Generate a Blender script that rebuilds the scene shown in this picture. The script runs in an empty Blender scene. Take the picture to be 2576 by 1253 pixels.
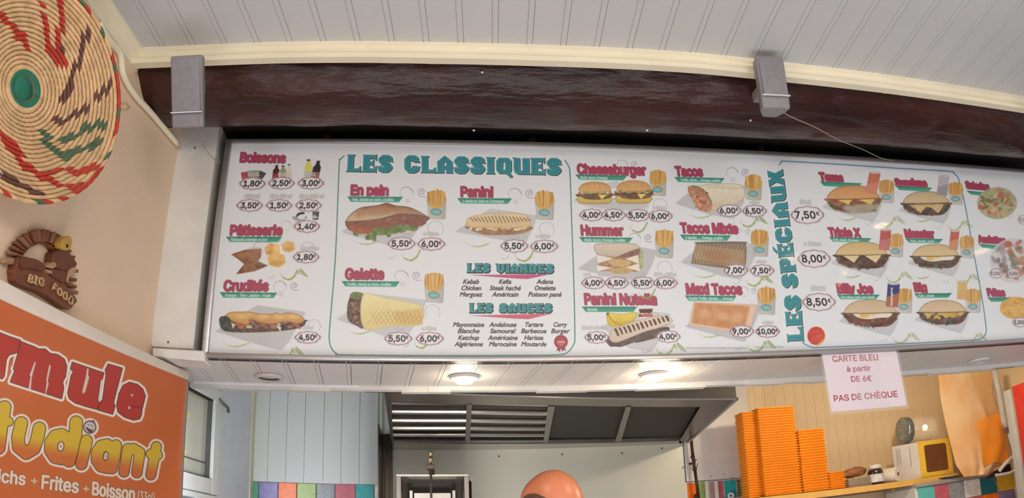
import bpy, bmesh, math, random
import numpy as np
from mathutils import Vector, Matrix, noise as mnoise
random.seed(7)
S = bpy.context.scene
COL = S.collection
PI = math.pi
# ------------------------------------------------------------------ camera: a wide lens whose straight lines bow (equidistant)
W, H, F = 2576, 1253, 1976.0
PITCH, ROLL, CZ = math.radians(21.59), math.radians(1.89), 1.5
_cp, _sp, _cr, _sr = math.cos(PITCH), math.sin(PITCH), math.cos(ROLL), math.sin(ROLL)
R = np.array([[1, 0, 0], [0, _cp, -_sp], [0, _sp, _cp]]) @ np.array([[_cr, 0, _sr], [0, 1, 0], [-_sr, 0, _cr]])
O = np.array([0, 0, CZ])
cd = bpy.data.cameras.new('camera'); cam = bpy.data.objects.new('camera', cd); COL.objects.link(cam); S.camera = cam
cd.type = 'PANO'; cd.panorama_type = 'FISHEYE_LENS_POLYNOMIAL'
cd.sensor_fit = 'HORIZONTAL'; cd.sensor_width = 36; cd.sensor_height = 36 * H / W
cd.fisheye_fov = math.radians(170)
cd.fisheye_polynomial_k0 = 0; cd.fisheye_polynomial_k1 = -1 / (F * 36 / W)
cd.fisheye_polynomial_k2 = cd.fisheye_polynomial_k3 = cd.fisheye_polynomial_k4 = 0
cd.clip_start = .02
cam.matrix_world = Matrix(((R[0, 0], R[0, 2], -R[0, 1], 0), (R[1, 0], R[1, 2], -R[1, 1], 0), (R[2, 0], R[2, 2], -R[2, 1], CZ), (0, 0, 0, 1)))

def lin(c):
    if isinstance(c, (tuple, list)) and len(c) >= 3:
        return tuple((v / 255 / 12.92 if v / 255 <= .04045 else ((v / 255 + .055) / 1.055) ** 2.4) for v in c[:3])
# ------------------------------------------------------------------ light
S.view_settings.view_transform = 'Standard'; S.view_settings.look = 'None'
S.view_settings.gamma = 1; S.view_settings.exposure = 0.43; S.view_settings.use_curve_mapping = False
wd = bpy.data.worlds.new('world'); S.world = wd; wd.use_nodes = True
wd.node_tree.nodes['Background'].inputs[0].default_value = (0.94, 0.95, 1.0, 1)
wd.node_tree.nodes['Background'].inputs[1].default_value = 0.42
def area(name, loc, target, sx, sy, power, col, spread=PI):
    l = bpy.data.lights.new(name, 'AREA'); l.shape = 'RECTANGLE'; l.size = sx; l.size_y = sy; l.energy = power; l.color = col; l.spread = spread
    o = bpy.data.objects.new(name, l); COL.objects.link(o); o.location = loc
    o.rotation_euler = (Vector(target) - Vector(loc)).to_track_quat('-Z', 'Y').to_euler(); return o
def point(name, loc, power, col, rad=.03):
    l = bpy.data.lights.new(name, 'POINT'); l.energy = power; l.color = col; l.shadow_soft_size = rad
    o = bpy.data.objects.new(name, l); COL.objects.link(o); o.location = loc; return o
area('shop_window_light', (-1.6, -2.6, 1.7), (0.2, 2.0, 2.2), 1.6, 1.4, 62, (.90, .94, 1.0))
area('hall_lamp_light', (1.5, -1.2, 2.55), (0.8, 2.0, 1.9), 1.2, .4, 16, (1.0, .86, .70))
area('floor_bounce_light', (0.3, 0.6, 0.25), (0.3, 0.9, 2.7), 3.0, 1.6, 26, (1.0, .98, .98))
area('kitchen_front_light', (-0.12, 2.55, 1.2), (0.0, 4.1, 1.78), .5, .25, 12, (1.0, .98, .9))
point('shelf_lamp_light', (1.75, 2.95, 2.28), 20, (1.0, .82, .56), .05)
area('left_wall_fill', (-.1, -.6, 2.2), (-1.0, 1.5, 2.2), .5, .5, 6.5, (1.0, .93, .85))  # added fill that brightens the left wall, no lamp stands there
point('cook_fill_light', (0.45, 2.25, 1.93), 0.5, (1.0, .75, .5), .04)  # made-up warm point under the soffit, fill for the kitchen
area('kitchen_window_light', (-1.3, 3.0, 1.7), (-0.9, 4.0, 1.8), .5, .6, 2.4, (.86, .93, 1.0))

# ------------------------------------------------------------------ photo geometry helpers: where a line of sight meets a plane
AZ = math.radians(83.37)
AX = np.array([math.sin(AZ), math.cos(AZ), 0]); AY = np.array([-math.cos(AZ), math.sin(AZ), 0])
ROT = PI / 2 - AZ
def ray(px, py):
    x = px - W / 2; y = H / 2 - py; r = math.hypot(x, y); th = r / F; s = math.sin(th) / max(r, 1e-9)
    return R @ np.array([x * s, math.cos(th), y * s])
def onp(px, py, p, n):
    d = ray(px, py); return O + d * (np.dot(np.array(p) - O, n) / np.dot(d, n))
def at(px, py, w):                 # world point on the plane at depth w, parallel to the menu board
    return onp(px, py, AY * w, AY)
def uz(px, py, w):
    p = at(px, py, w); return float(p @ AX), float(p[2])
def atz(px, py, z):
    d = ray(px, py); return O + d * ((z - CZ) / d[2])
def uwz(px, py, z):
    p = atz(px, py, z); return float(p @ AX), float(p @ AY)
def onx(px, py, x):
    return onp(px, py, (x, 0, 0), np.array([1., 0, 0]))
def P(u, w, z):
    p = AX * u + AY * w; return (p[0], p[1], z)
def project(pts):
    v = (np.asarray(pts) - O) @ R
    h = np.hypot(v[..., 0], v[..., 2]); r = F * np.arctan2(h, v[..., 1]); h = np.maximum(h, 1e-9)
    return W / 2 + r * v[..., 0] / h, H / 2 - r * v[..., 2] / h

# ------------------------------------------------------------------ materials
_M = {}
def mat(name, rgb, rough=.5, metal=0., var=.06, scale=12., bump=0., bscale=60., coat=0., emit=0., alpha=1., trans=0., stretch=(1, 1, 1), rgb2=None, spec=.5, coatr=.1, ior=1.45):
    if name in _M: return _M[name]
    m = bpy.data.materials.new(name); m.use_nodes = True; nt = m.node_tree; b = nt.nodes['Principled BSDF']
    c = lin(rgb); b.inputs['Roughness'].default_value = rough; b.inputs['Metallic'].default_value = metal
    b.inputs['Specular IOR Level'].default_value = spec; b.inputs['IOR'].default_value = ior
    tc = nt.nodes.new('ShaderNodeTexCoord'); mp = nt.nodes.new('ShaderNodeMapping'); mp.inputs['Scale'].default_value = stretch
    nt.links.new(tc.outputs['Object'], mp.inputs[0])
    n = nt.nodes.new('ShaderNodeTexNoise'); n.inputs['Scale'].default_value = scale; n.inputs['Detail'].default_value = 5
    nt.links.new(mp.outputs[0], n.inputs['Vector'])
    mx = nt.nodes.new('ShaderNodeMix'); mx.data_type = 'RGBA'
    c2 = lin(rgb2) if rgb2 else tuple(v * (1 + var) for v in c); c1 = c if rgb2 else tuple(v * (1 - var) for v in c)
    mx.inputs['A'].default_value = (*c1, 1); mx.inputs['B'].default_value = (*c2, 1)
    rp = nt.nodes.new('ShaderNodeMapRange'); rp.inputs['From Min'].default_value = .35; rp.inputs['From Max'].default_value = .65
    nt.links.new(n.outputs['Fac'], rp.inputs['Value']); nt.links.new(rp.outputs[0], mx.inputs['Factor'])
    nt.links.new(mx.outputs['Result'], b.inputs['Base Color'])
    if bump:
        n2 = nt.nodes.new('ShaderNodeTexNoise'); n2.inputs['Scale'].default_value = bscale; n2.inputs['Detail'].default_value = 6
        nt.links.new(mp.outputs[0], n2.inputs['Vector'])
        bp = nt.nodes.new('ShaderNodeBump'); bp.inputs['Strength'].default_value = bump; bp.inputs['Distance'].default_value = .01
        nt.links.new(n2.outputs['Fac'], bp.inputs['Height']); nt.links.new(bp.outputs[0], b.inputs['Normal'])
    if coat: b.inputs['Coat Weight'].default_value = coat; b.inputs['Coat Roughness'].default_value = coatr
    if emit: b.inputs['Emission Color'].default_value = (*c, 1); b.inputs['Emission Strength'].default_value = emit
    if trans: b.inputs['Transmission Weight'].default_value = trans
    b.inputs['Alpha'].default_value = alpha
    _M[name] = m; return m

# ------------------------------------------------------------------ mesh builder
class MB:
    def __init__(s): s.bm = bmesh.new(); s.mi = 0
    def _faces(s, vs, fs):
        bv = [s.bm.verts.new(v) for v in vs]
        for f in fs:
            try: fc = s.bm.faces.new([bv[i] for i in f]); fc.material_index = s.mi
            except ValueError: pass
        return s
    def box(s, x0, x1, y0, y1, z0, z1):
        v = [(x, y, z) for z in (z0, z1) for (x, y) in ((x0, y0), (x1, y0), (x1, y1), (x0, y1))]
        return s._faces(v, [(3, 2, 1, 0), (4, 5, 6, 7), (0, 1, 5, 4), (1, 2, 6, 5), (2, 3, 7, 6), (3, 0, 4, 7)])
    def hexa(s, lo, hi):            # two quads, bottom and top
        return s._faces(list(lo) + list(hi), [(3, 2, 1, 0), (4, 5, 6, 7), (0, 1, 5, 4), (1, 2, 6, 5), (2, 3, 7, 6), (3, 0, 4, 7)])
    def prism(s, poly, y0, y1):     # polygon in x,z pushed along y
        n = len(poly); v = [(x, y0, z) for x, z in poly] + [(x, y1, z) for x, z in poly]
        return s._faces(v, [tuple(range(n)), tuple(range(2 * n - 1, n - 1, -1))] + [(i, i + n, (i + 1) % n + n, (i + 1) % n) for i in range(n)])
    def prismz(s, poly, z0, z1):
        n = len(poly); v = [(x, y, z0) for x, y in poly] + [(x, y, z1) for x, y in poly]
        return s._faces(v, [tuple(range(n - 1, -1, -1)), tuple(range(n, 2 * n))] + [(i, (i + 1) % n, (i + 1) % n + n, i + n) for i in range(n)])
    def lathe(s, prof, c=(0, 0, 0), axis='z', n=24, cap=True):
        vs = []
        for r, h in prof:
            for k in range(n):
                a = 2 * PI * k / n; x, y = r * math.cos(a), r * math.sin(a)
                p = (x, y, h) if axis == 'z' else ((x, h, y) if axis == 'y' else (h, x, y))
                vs.append((p[0] + c[0], p[1] + c[1], p[2] + c[2]))
        fs = [(i * n + k, i * n + (k + 1) % n, (i + 1) * n + (k + 1) % n, (i + 1) * n + k) for i in range(len(prof) - 1) for k in range(n)]
        if cap: fs += [tuple(range(n - 1, -1, -1)), tuple(range((len(prof) - 1) * n, len(prof) * n))]
        return s._faces(vs, fs)
    def tube(s, pts, r, n=10, cap=True):
        pts = [Vector(p) for p in pts]; rs = r if isinstance(r, (list, tuple)) else [r] * len(pts); vs = []; ref = None
        for i, p in enumerate(pts):
            t = (pts[min(i + 1, len(pts) - 1)] - pts[max(i - 1, 0)]).normalized()
            if ref is None: ref = t.orthogonal().normalized()
            ref = (ref - t * ref.dot(t)).normalized(); b = t.cross(ref)
            for k in range(n):
                a = 2 * PI * k / n; vs.append(tuple(p + (ref * math.cos(a) + b * math.sin(a)) * rs[i]))
        fs = [(i * n + k, i * n + (k + 1) % n, (i + 1) * n + (k + 1) % n, (i + 1) * n + k) for i in range(len(pts) - 1) for k in range(n)]
        if cap: fs += [tuple(range(n - 1, -1, -1)), tuple(range((len(pts) - 1) * n, len(pts) * n))]
        return s._faces(vs, fs)
    def ball(s, c, r, n=16, m=10):
        rx, ry, rz = r if isinstance(r, (tuple, list)) else (r, r, r); vs = [(c[0], c[1], c[2] - rz)]
        for i in range(1, m):
            f = PI * i / m
            for k in range(n):
                a = 2 * PI * k / n; vs.append((c[0] + rx * math.sin(f) * math.cos(a), c[1] + ry * math.sin(f) * math.sin(a), c[2] - rz * math.cos(f)))
        vs.append((c[0], c[1], c[2] + rz)); L = len(vs) - 1
        fs = [(0, 1 + (k + 1) % n, 1 + k) for k in range(n)] + [(L, L - n + k, L - n + (k + 1) % n) for k in range(n)]
        fs += [(1 + i * n + k, 1 + i * n + (k + 1) % n, 1 + (i + 1) * n + (k + 1) % n, 1 + (i + 1) * n + k) for i in range(m - 2) for k in range(n)]
        return s._faces(vs, fs)
    def grid(s, fn, nu, nv, close_u=False):
        vs = [fn(i / (nu if close_u else nu - 1), j / (nv - 1)) for j in range(nv) for i in range(nu)]
        e = nu if close_u else nu - 1
        return s._faces(vs, [(j * nu + i, j * nu + (i + 1) % nu, (j + 1) * nu + (i + 1) % nu, (j + 1) * nu + i) for j in range(nv - 1) for i in range(e)])
    def obj(s, name, m, parent=None, loc=None, rot=None, smooth=False, bevel=0., seg=2, kind=None, label=None):
        bmesh.ops.recalc_face_normals(s.bm, faces=s.bm.faces[:])
        if bevel: bmesh.ops.bevel(s.bm, geom=[e for e in s.bm.edges if e.calc_face_angle(0) > .5], offset=bevel, segments=seg, affect='EDGES', profile=.6, clamp_overlap=True)
        me = bpy.data.meshes.new(name); s.bm.to_mesh(me); s.bm.free()
        for x in (m if isinstance(m, (list, tuple)) else [m]): me.materials.append(x)
        if smooth: me.shade_smooth()
        elif bevel: me.shade_smooth(); me.set_sharp_from_angle(angle=.7)
        o = bpy.data.objects.new(name, me); COL.objects.link(o)
        if parent: o.parent = parent
        if loc is not None: o.location = loc
        if rot is not None: o.rotation_euler = rot if isinstance(rot, (tuple, list)) else (0, 0, rot)
        if kind: o['kind'] = kind
        if label: o['label'] = label
        return o
def tag(o, label, cat, group=None):
    o['label'] = label; o['category'] = cat
    if group: o['group'] = group
    return o
def thing(name, label, cat, loc, rot=ROT, group=None):
    o = bpy.data.objects.new(name, None); COL.objects.link(o); o.location = loc; o.rotation_euler = (0, 0, rot); o.empty_display_size = .05
    return tag(o, label, cat, group)
def struct(name, loc, rot=ROT):
    o = bpy.data.objects.new(name, None); COL.objects.link(o); o.location = loc; o.rotation_euler = (0, 0, rot); o['kind'] = 'structure'; return o
def dup(o, parent, loc=None, name=None):
    c = o.copy(); COL.objects.link(c); c.parent = parent
    if loc is not None: c.location = loc
    return c
def tree(o, loc, rot=None):
    c = o.copy(); COL.objects.link(c); c.location = loc
    if rot is not None: c.rotation_euler = rot
    for ch in list(o.children):
        d = ch.copy(); COL.objects.link(d); d.parent = c
        for g in list(ch.children):
            e = g.copy(); COL.objects.link(e); e.parent = d
    return c

# ------------------------------------------------------------------ printing: pictures and lettering printed on a flat panel
_rng = np.random.RandomState(3); _NT = _rng.rand(256, 256).astype(np.float32)
def vnoise(x, y, sc, seed=0):
    x = x / sc + seed * 17.3 + 1000; y = y / sc + seed * 7.7 + 1000; xi = np.floor(x).astype(int); yi = np.floor(y).astype(int); fx = x - xi; fy = y - yi
    fx = fx * fx * (3 - 2 * fx); fy = fy * fy * (3 - 2 * fy); g = lambda a, b: _NT[a & 255, b & 255]
    return (g(xi, yi) * (1 - fx) + g(xi + 1, yi) * fx) * (1 - fy) + (g(xi, yi + 1) * (1 - fx) + g(xi + 1, yi + 1) * fx) * fy
def fbm(x, y, sc, seed=0): return (vnoise(x, y, sc, seed) + .5 * vnoise(x, y, sc / 2, seed + 1) + .25 * vnoise(x, y, sc / 4, seed + 2)) / 1.75
def spline(pts, closed=True, n=6):
    p = np.array(pts, float); N = len(p); out = []
    for i in range(N if closed else N - 1):
        a, b, c, d = (p[(i - 1) % N], p[i], p[(i + 1) % N], p[(i + 2) % N]) if closed else (p[max(i - 1, 0)], p[i], p[i + 1], p[min(i + 2, N - 1)])
        for k in range(n):
            t = k / n; out.append(.5 * (2 * b + (c - a) * t + (2 * a - 5 * b + 4 * c - d) * t * t + (3 * b - a - 3 * c + d) * t ** 3))
    if not closed: out.append(p[-1])
    return np.array(out)
def seg_d(X, Y, a, b):
    dx, dy = b[0] - a[0], b[1] - a[1]; L = dx * dx + dy * dy + 1e-9
    t = np.clip(((X - a[0]) * dx + (Y - a[1]) * dy) / L, 0, 1)
    return np.hypot(X - a[0] - t * dx, Y - a[1] - t * dy)
def poly_sd(X, Y, loops):
    d2 = np.full(X.shape, 1e9); ins = np.zeros(X.shape, bool)
    for pts in loops:
        n = len(pts)
        for i in range(n):
            ax, ay = pts[i]; bx, by = pts[(i + 1) % n]; dx, dy = bx - ax, by - ay; L = dx * dx + dy * dy
            if L < 1e-12: continue
            ex, ey = X - ax, Y - ay; t = np.clip((ex * dx + ey * dy) / L, 0, 1)
            ux = ex - t * dx; uy = ey - t * dy; np.minimum(d2, ux * ux + uy * uy, out=d2)
            if ay != by: ins ^= ((Y < ay) != (Y < by)) & (ex < (Y - ay) * dx / dy)
    d = np.sqrt(d2); return np.where(ins, -d, d)
_G = {}
import os
def font(nm):          # one of the lettering faces that ship inside Blender; the built-in face if it is missing
    try:
        p = os.path.join(bpy.utils.system_resource('DATAFILES', path='fonts'), nm)
        return bpy.data.fonts.load(p) if os.path.exists(p) else None
    except Exception: return None
FACE = font('Inter.woff2')
def setface(c, face=True):
    if FACE and face: c.font = FACE
def outline(txt, face=True):
    key = (txt, face)
    if key in _G: return _G[key]
    c = bpy.data.curves.new('t', 'FONT'); c.body = txt; setface(c, face); c.resolution_u = 3; o = bpy.data.objects.new('t', c); COL.objects.link(o)
    bpy.context.view_layer.update(); dg = bpy.context.evaluated_depsgraph_get(); cu = o.evaluated_get(dg).to_curve(dg); loops = []
    for sp in cu.splines:
        if sp.type == 'BEZIER':
            bp = sp.bezier_points; L = []
            for i in range(len(bp)):
                a, b = bp[i], bp[(i + 1) % len(bp)]; p0, p1, p2, p3 = (np.array(v[:2]) for v in (a.co, a.handle_right, b.handle_left, b.co))
                st = np.abs(p0 + p3 - p1 - p2).sum() < 1e-3 and a.handle_right_type == 'VECTOR'
                k = 1 if (np.linalg.norm(np.cross(p3 - p0, p1 - p0)) < 1e-4 and np.linalg.norm(np.cross(p3 - p0, p2 - p0)) < 1e-4) else 4
                for j in range(k):
                    t = j / k; L.append(p0 * (1 - t) ** 3 + 3 * p1 * t * (1 - t) ** 2 + 3 * p2 * t * t * (1 - t) + p3 * t ** 3)
            loops.append(np.array(L))
        elif len(sp.points): loops.append(np.array([p.co[:2] for p in sp.points]))
    bpy.data.objects.remove(o); bpy.data.curves.remove(c); _G[key] = loops; return loops

def capof(face): return max(l[:, 1].max() for l in outline('H', face))
class Print:
    def __init__(s, org, ux, uv, w, h, ppm, base):
        s.org, s.ux, s.uv, s.w, s.h, s.ppm = np.array(org, float), np.array(ux, float), np.array(uv, float), w, h, ppm
        s.nx, s.ny = int(w * ppm), int(h * ppm); s.n = np.cross(s.ux, s.uv)
        i, j = np.meshgrid((np.arange(s.nx) + .5) / ppm, (np.arange(s.ny) + .5) / ppm)
        pt = s.org + i[..., None] * s.ux + j[..., None] * s.uv; s.X, s.Y = (a.astype(np.float32) for a in project(pt))
        s.img = np.empty((s.ny, s.nx, 3), np.float32); s.img[:] = np.array(base) / 255
    def tex(s, x, y):
        p = onp(x, y, s.org, s.n) - s.org; return float(p @ s.ux) * s.ppm, float(p @ s.uv) * s.ppm
    def up(s, x, y):
        p = onp(x, y, s.org, s.n); a = project(p); b = project(p + s.uv * .01); d = np.array([b[0] - a[0], b[1] - a[1]]); return d / np.linalg.norm(d)
    def win(s, x0, y0, x1, y1, m=3):
        c = [s.tex(a, b) for a in (x0 - m, x1 + m) for b in (y0 - m, y1 + m)]
        i0, i1 = int(max(0, min(q[0] for q in c))), int(min(s.nx, max(q[0] for q in c) + 1)); j0, j1 = int(max(0, min(q[1] for q in c))), int(min(s.ny, max(q[1] for q in c) + 1))
        if i1 <= i0 or j1 <= j0: return None
        sl = (slice(j0, j1), slice(i0, i1)); return sl, s.X[sl], s.Y[sl]
    def fill(s, w, sd, col, a=1., soft=1.):
        sl, X, Y = w; al = np.clip(.5 - sd / soft, 0, 1) * a
        c = col(X, Y, sd) if callable(col) else np.array(col, np.float32)
        s.img[sl] += ((c / 255) - s.img[sl]) * al[..., None]
    def poly(s, pts, col, a=1., soft=1.2, smooth=False, line=None, grow=0.):
        pts = spline(pts) if smooth else np.array(pts, float); m = 4 + max(0, grow) + soft
        w = s.win(pts[:, 0].min(), pts[:, 1].min(), pts[:, 0].max(), pts[:, 1].max(), m)
        if w is None: return
        sd = poly_sd(w[1], w[2], [pts]) - grow; s.fill(w, sd, col, a, soft)
        if line: s.fill(w, np.abs(sd) - line[0] / 2, line[1], line[2] if len(line) > 2 else 1)
    def ell(s, cx, cy, rx, ry, col, a=1., soft=1.2, ang=0., line=None):
        r = max(rx, ry); w = s.win(cx - r, cy - r, cx + r, cy + r, 4 + soft)
        if w is None: return
        c, q = math.cos(ang), math.sin(ang); x = (w[1] - cx) * c + (w[2] - cy) * q; y = -(w[1] - cx) * q + (w[2] - cy) * c
        k = np.hypot(x / rx, y / ry); sd = (k - 1) * min(rx, ry); s.fill(w, sd, col, a, soft)
        if line: s.fill(w, np.abs(sd) - line[0] / 2, line[1])
    def line(s, pts, wd, col, a=1., smooth=False, soft=1.):
        pts = spline(pts, False) if smooth else np.array(pts, float); n = len(pts)
        for c0 in range(0, n - 1, 6):
            q = pts[c0:c0 + 7]; ww = wd(c0 / n) if callable(wd) else wd
            w = s.win(q[:, 0].min(), q[:, 1].min(), q[:, 0].max(), q[:, 1].max(), ww + 3)
            if w is None: continue
            d = np.full(w[1].shape, 1e9)
            for i in range(len(q) - 1): d = np.minimum(d, seg_d(w[1], w[2], q[i], q[i + 1]))
            s.fill(w, d - ww / 2, col, a, soft)
    def loops(s, loops, layers):      # layers: (dx, dy, grow, colour, alpha[, soft])
        al = np.concatenate(loops); m = 4 + max(abs(l[0]) + abs(l[1]) + max(0, l[2]) for l in layers)
        w = s.win(al[:, 0].min(), al[:, 1].min(), al[:, 0].max(), al[:, 1].max(), m)
        if w is None: return
        cache = {}
        for L in layers:
            k = (L[0], L[1])
            if k not in cache: cache[k] = poly_sd(w[1] - L[0], w[2] - L[1], loops)
            s.fill(w, cache[k] - L[2], L[3], L[4], L[5] if len(L) > 5 else 1.)
    def text(s, txt, p0, p1, cap, layers, shear=0., per=9, face=True):
        # whole string laid out once, each group of glyphs painted on its own
        full = outline(txt, face)
        if not full: return
        al = np.concatenate(full); x0, x1 = al[:, 0].min(), al[:, 0].max(); C = capof(face)
        p0, p1 = np.array(p0, float), np.array(p1, float); up = s.up(*((p0 + p1) / 2)); dr = (p1 - p0)
        mp = lambda L: p0 + ((L[:, :1] - x0) / (x1 - x0)) * dr + (L[:, 1:2] / C) * cap * (up + shear * dr / np.linalg.norm(dr))
        L = [mp(l) for l in full]
        L.sort(key=lambda l: l[:, 0].min()); 
        groups = []; 
        for l in L:
            if groups and l[:, 0].min() < max(g[:, 0].max() for g in groups[-1]) + 1.5 and True: groups[-1].append(l)
            elif groups and len(groups[-1]) < per // 3: groups[-1].append(l)
            else: groups.append([l])
        for ly in layers:
            for g in groups: s.loops(g, [ly])
    def image(s, name):
        im = bpy.data.images.new(name, s.nx, s.ny); a = np.ones((s.ny, s.nx, 4), np.float32); c = np.clip(s.img, 0, 1); g = c.mean(-1, keepdims=True); c = g + (c - g) * .84; a[..., :3] = np.clip(c * .93 + .045, 0, 1)
        im.pixels.foreach_set(a.ravel()); im.pack(); im.update(); return im
def print_mat(name, im, rough=.35, coat=.5, coatr=.08, trans=0.):
    m = bpy.data.materials.new(name); m.use_nodes = True; nt = m.node_tree; b = nt.nodes['Principled BSDF']
    t = nt.nodes.new('ShaderNodeTexImage'); t.image = im; t.extension = 'EXTEND'; t.interpolation = 'Cubic'
    nt.links.new(t.outputs['Color'], b.inputs['Base Color']); b.inputs['Roughness'].default_value = rough; b.inputs['Coat Weight'].default_value = coat; b.inputs['Coat Roughness'].default_value = coatr
    return m
def print_panel(name, pr, m, side, parent, fn, th=.004, hl=None, hr=None):
    # thin panel: the printed face carries the picture, fn maps (i, j, depth) to local coordinates
    bm = bmesh.new(); v = [bm.verts.new(fn(i, j, d)) for d in (0, th) for (i, j) in ((0, 0), (pr.w, 0), (pr.w, hr or pr.h), (0, hl or pr.h))]
    f = bm.faces.new(v[:4]); uvl = bm.loops.layers.uv.new('uv')
    for l, q in zip(f.loops, ((0, 0), (1, 0), (1, (hr or pr.h) / pr.h), (0, (hl or pr.h) / pr.h))): l[uvl].uv = q
    for q in ((7, 6, 5, 4), (0, 4, 5, 1), (1, 5, 6, 2), (2, 6, 7, 3), (3, 7, 4, 0)): g = bm.faces.new([v[i] for i in q]); g.material_index = 1
    me = bpy.data.meshes.new(name); bm.to_mesh(me); bm.free(); me.materials.append(m); me.materials.append(side)
    o = bpy.data.objects.new(name, me); COL.objects.link(o)
    if parent: o.parent = parent
    return o

# ================================================================== STRUCTURE
M_ceil = mat('ceiling_white', (196, 198, 199), .45, var=.03, scale=3)
M_white = mat('white_paint', (206, 204, 200), .45, var=.03, scale=4)
M_whitek = mat('kitchen_white', (204, 206, 206), .4, var=.02, scale=4)
M_tan = mat('tan_panel', (236, 210, 170), .5, var=.05, scale=5)
M_cream = mat('cream_wall', (232, 205, 176), .8, var=.04, scale=2.5, bump=.12, bscale=90)
M_trim = mat('cream_trim', (232, 222, 196), .5, var=.05, scale=6, stretch=(1, 1, 6))
M_dirty = mat('old_white_paint', (220, 217, 212), .5, var=.06, scale=9, bump=.1, bscale=30)
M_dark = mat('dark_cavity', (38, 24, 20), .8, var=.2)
M_brown = mat('brown_wood', (86, 62, 44), .6, var=.2, scale=20, stretch=(1, 1, .2))
M_red = mat('red_paint', (176, 44, 30), .5, var=.06)
M_floor = mat('floor_tile', (124, 120, 118), .5, var=.1, scale=3)

ZC = 2.70
ZS = at(1250, 911, 2.03 * math.sin(AZ))[2]; WB = 2.03 * math.sin(AZ)      # underside of the bulkhead; depth of the menu board
KX = -1.38; WK = 4.07
fl = struct('floor', (0, 0, 0), 0); b = MB(); b.box(-2.6, 4.2, -3.2, 4.6, -.1, 0); b.obj('floor_slab', M_floor, fl)

# boards with a bead and a groove: cross-section shared by ceiling, soffit and wall panelling
def board(wd, ln, th=.012, bead=True, g=.0012):
    b = MB(); e = g / 2
    p = [(e, 0), (wd - .016, 0), (wd - .0150, .0022), (wd - .0140, .0022), (wd - .013, 0), (wd - e, 0), (wd - e, .003), (e, .003)] if bead else [(e + .0015, 0), (wd - e - .0015, 0), (wd - e, .0015), (wd - e, th), (e, th), (e, .0015)]
    return b.prism(p, 0, ln)
AB = math.radians(-1.94)
ce = struct('ceiling', (0, 0, ZC), -AB)
proto = None
for k in range(46):
    o = board(.0868, 3.4).obj('board', M_ceil, ce) if proto is None else dup(proto, ce)
    proto = proto or o; o.location = (-1.04 + .0868 * k + .035, -1.55 + .115 * .0868 * k, 0)
b = MB(); b.box(-1.3, 3.2, -1.7, 2.6, .0035, .1); b.obj('ceiling_slab', M_ceil, ce)

wl = struct('wall_left', (-.98, 0, 0), 0)
b = MB(); b.box(-.1, 0, -1.6, 1.97, 0, ZC + .02); b.box(-.1, 0, 1.97, 2.13, 0, ZS - .002); b.obj('plaster', M_cream, wl)
tr = struct('trim_1', (-.98, 0, ZC), 0)
b = MB(); b.prism([(0, 0), (.034, 0), (.034, -.008), (.026, -.012), (.022, -.026), (.010, -.034), (.008, -.046), (0, -.046)], -1.6, 1.56); b.obj('moulding', M_trim, tr)

# trim along the top of the beam, following its slight bow
tp = [(300, 124), (340, 120), (520, 112), (700, 105), (920, 103), (1100, 106), (1350, 112), (1600, 122), (1760, 133), (1981, 157), (2228, 187), (2420, 216), (2576, 242), (2700, 268)]
line = [uwz(x, y, ZC) for x, y in tp]; line.append((line[-1][0] + 1.2, line[-1][1] + .02))
prof = [(0, 0), (0, -.012), (.006, -.015), (.008, -.028), (.003, -.033), (.004, -.047), (.03, -.047), (.03, 0)]
b = MB(); n = len(prof)
b._faces([(u, w + a, z) for (u, w) in line for a, z in prof], [(i * n + k, i * n + (k + 1) % n, (i + 1) * n + (k + 1) % n, (i + 1) * n + k) for i in range(len(line) - 1) for k in range(n)])
t2 = struct('trim_2', (0, 0, ZC), ROT); b.obj('moulding', M_trim, t2)

# bulkhead wall over the serving hatch: soffit boards, back and upper cavity
wf = struct('wall_front', (0, 0, 0), ROT)
ULF, ULB = uwz(500, 912, ZS)[0], uwz(505, 970, ZS)[0]
fx = [572, 649, 728, 811, 892, 975, 1056, 1136, 1215, 1295, 1376, 1452, 1527, 1604]
us = [uwz(x, 911, ZS)[0] for x in fx]; st = (us[-1] - us[0]) / (len(us) - 1)
sk = math.radians(90 - 83.37 - (-1.94) - 0) ; so = struct('trim_3', (0, 0, ZS), ROT)
tanb = math.tan(AZ - PI / 2 - AB + 0)   # boards run along the room, not square to the board
proto = None
WSB = 2.345
for k in range(-12, 33):
    u0 = us[0] + st * k
    dw = WSB - WB + .02
    b = MB(); e = .0008; pr_ = [(e, 0), (st - .013, 0), (st - .0122, .002), (st - .0112, .002), (st - .0105, 0), (st - e, 0), (st - e, .0125), (e, .0125)]
    if proto is None:
        sl = math.tan(-(AB) - ROT) ; vs = []
        for t in (0, dw): vs += [(x + t * sl * -1 * -1, t, z) for x, z in pr_]
        n = len(pr_); b._faces(vs, [tuple(range(n)), tuple(range(2 * n - 1, n - 1, -1))] + [(i, i + n, (i + 1) % n + n, (i + 1) % n) for i in range(n)])
        proto = b.obj('soffit_board', mat('soffit_white', (212, 208, 205), .4, var=.02, scale=4, coat=.15, coatr=.25), so); o = proto
    else: o = dup(proto, so)
    o.location = (u0, WB, 0)
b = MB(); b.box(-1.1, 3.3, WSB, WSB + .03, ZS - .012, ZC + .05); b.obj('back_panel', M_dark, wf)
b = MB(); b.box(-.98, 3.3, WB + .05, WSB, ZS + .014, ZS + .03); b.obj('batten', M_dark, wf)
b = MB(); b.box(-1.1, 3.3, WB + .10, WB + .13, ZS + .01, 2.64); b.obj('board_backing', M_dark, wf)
b = MB(); b.box(-1.1, 3.3, WB - .03, WB + .095, ZC - .010, ZC - .002); b.obj('cavity_shade_top', mat('cavity_shade', (20, 13, 11), .9), wf)  # near-black sheet, its colour stands for the shade in the gap
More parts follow.
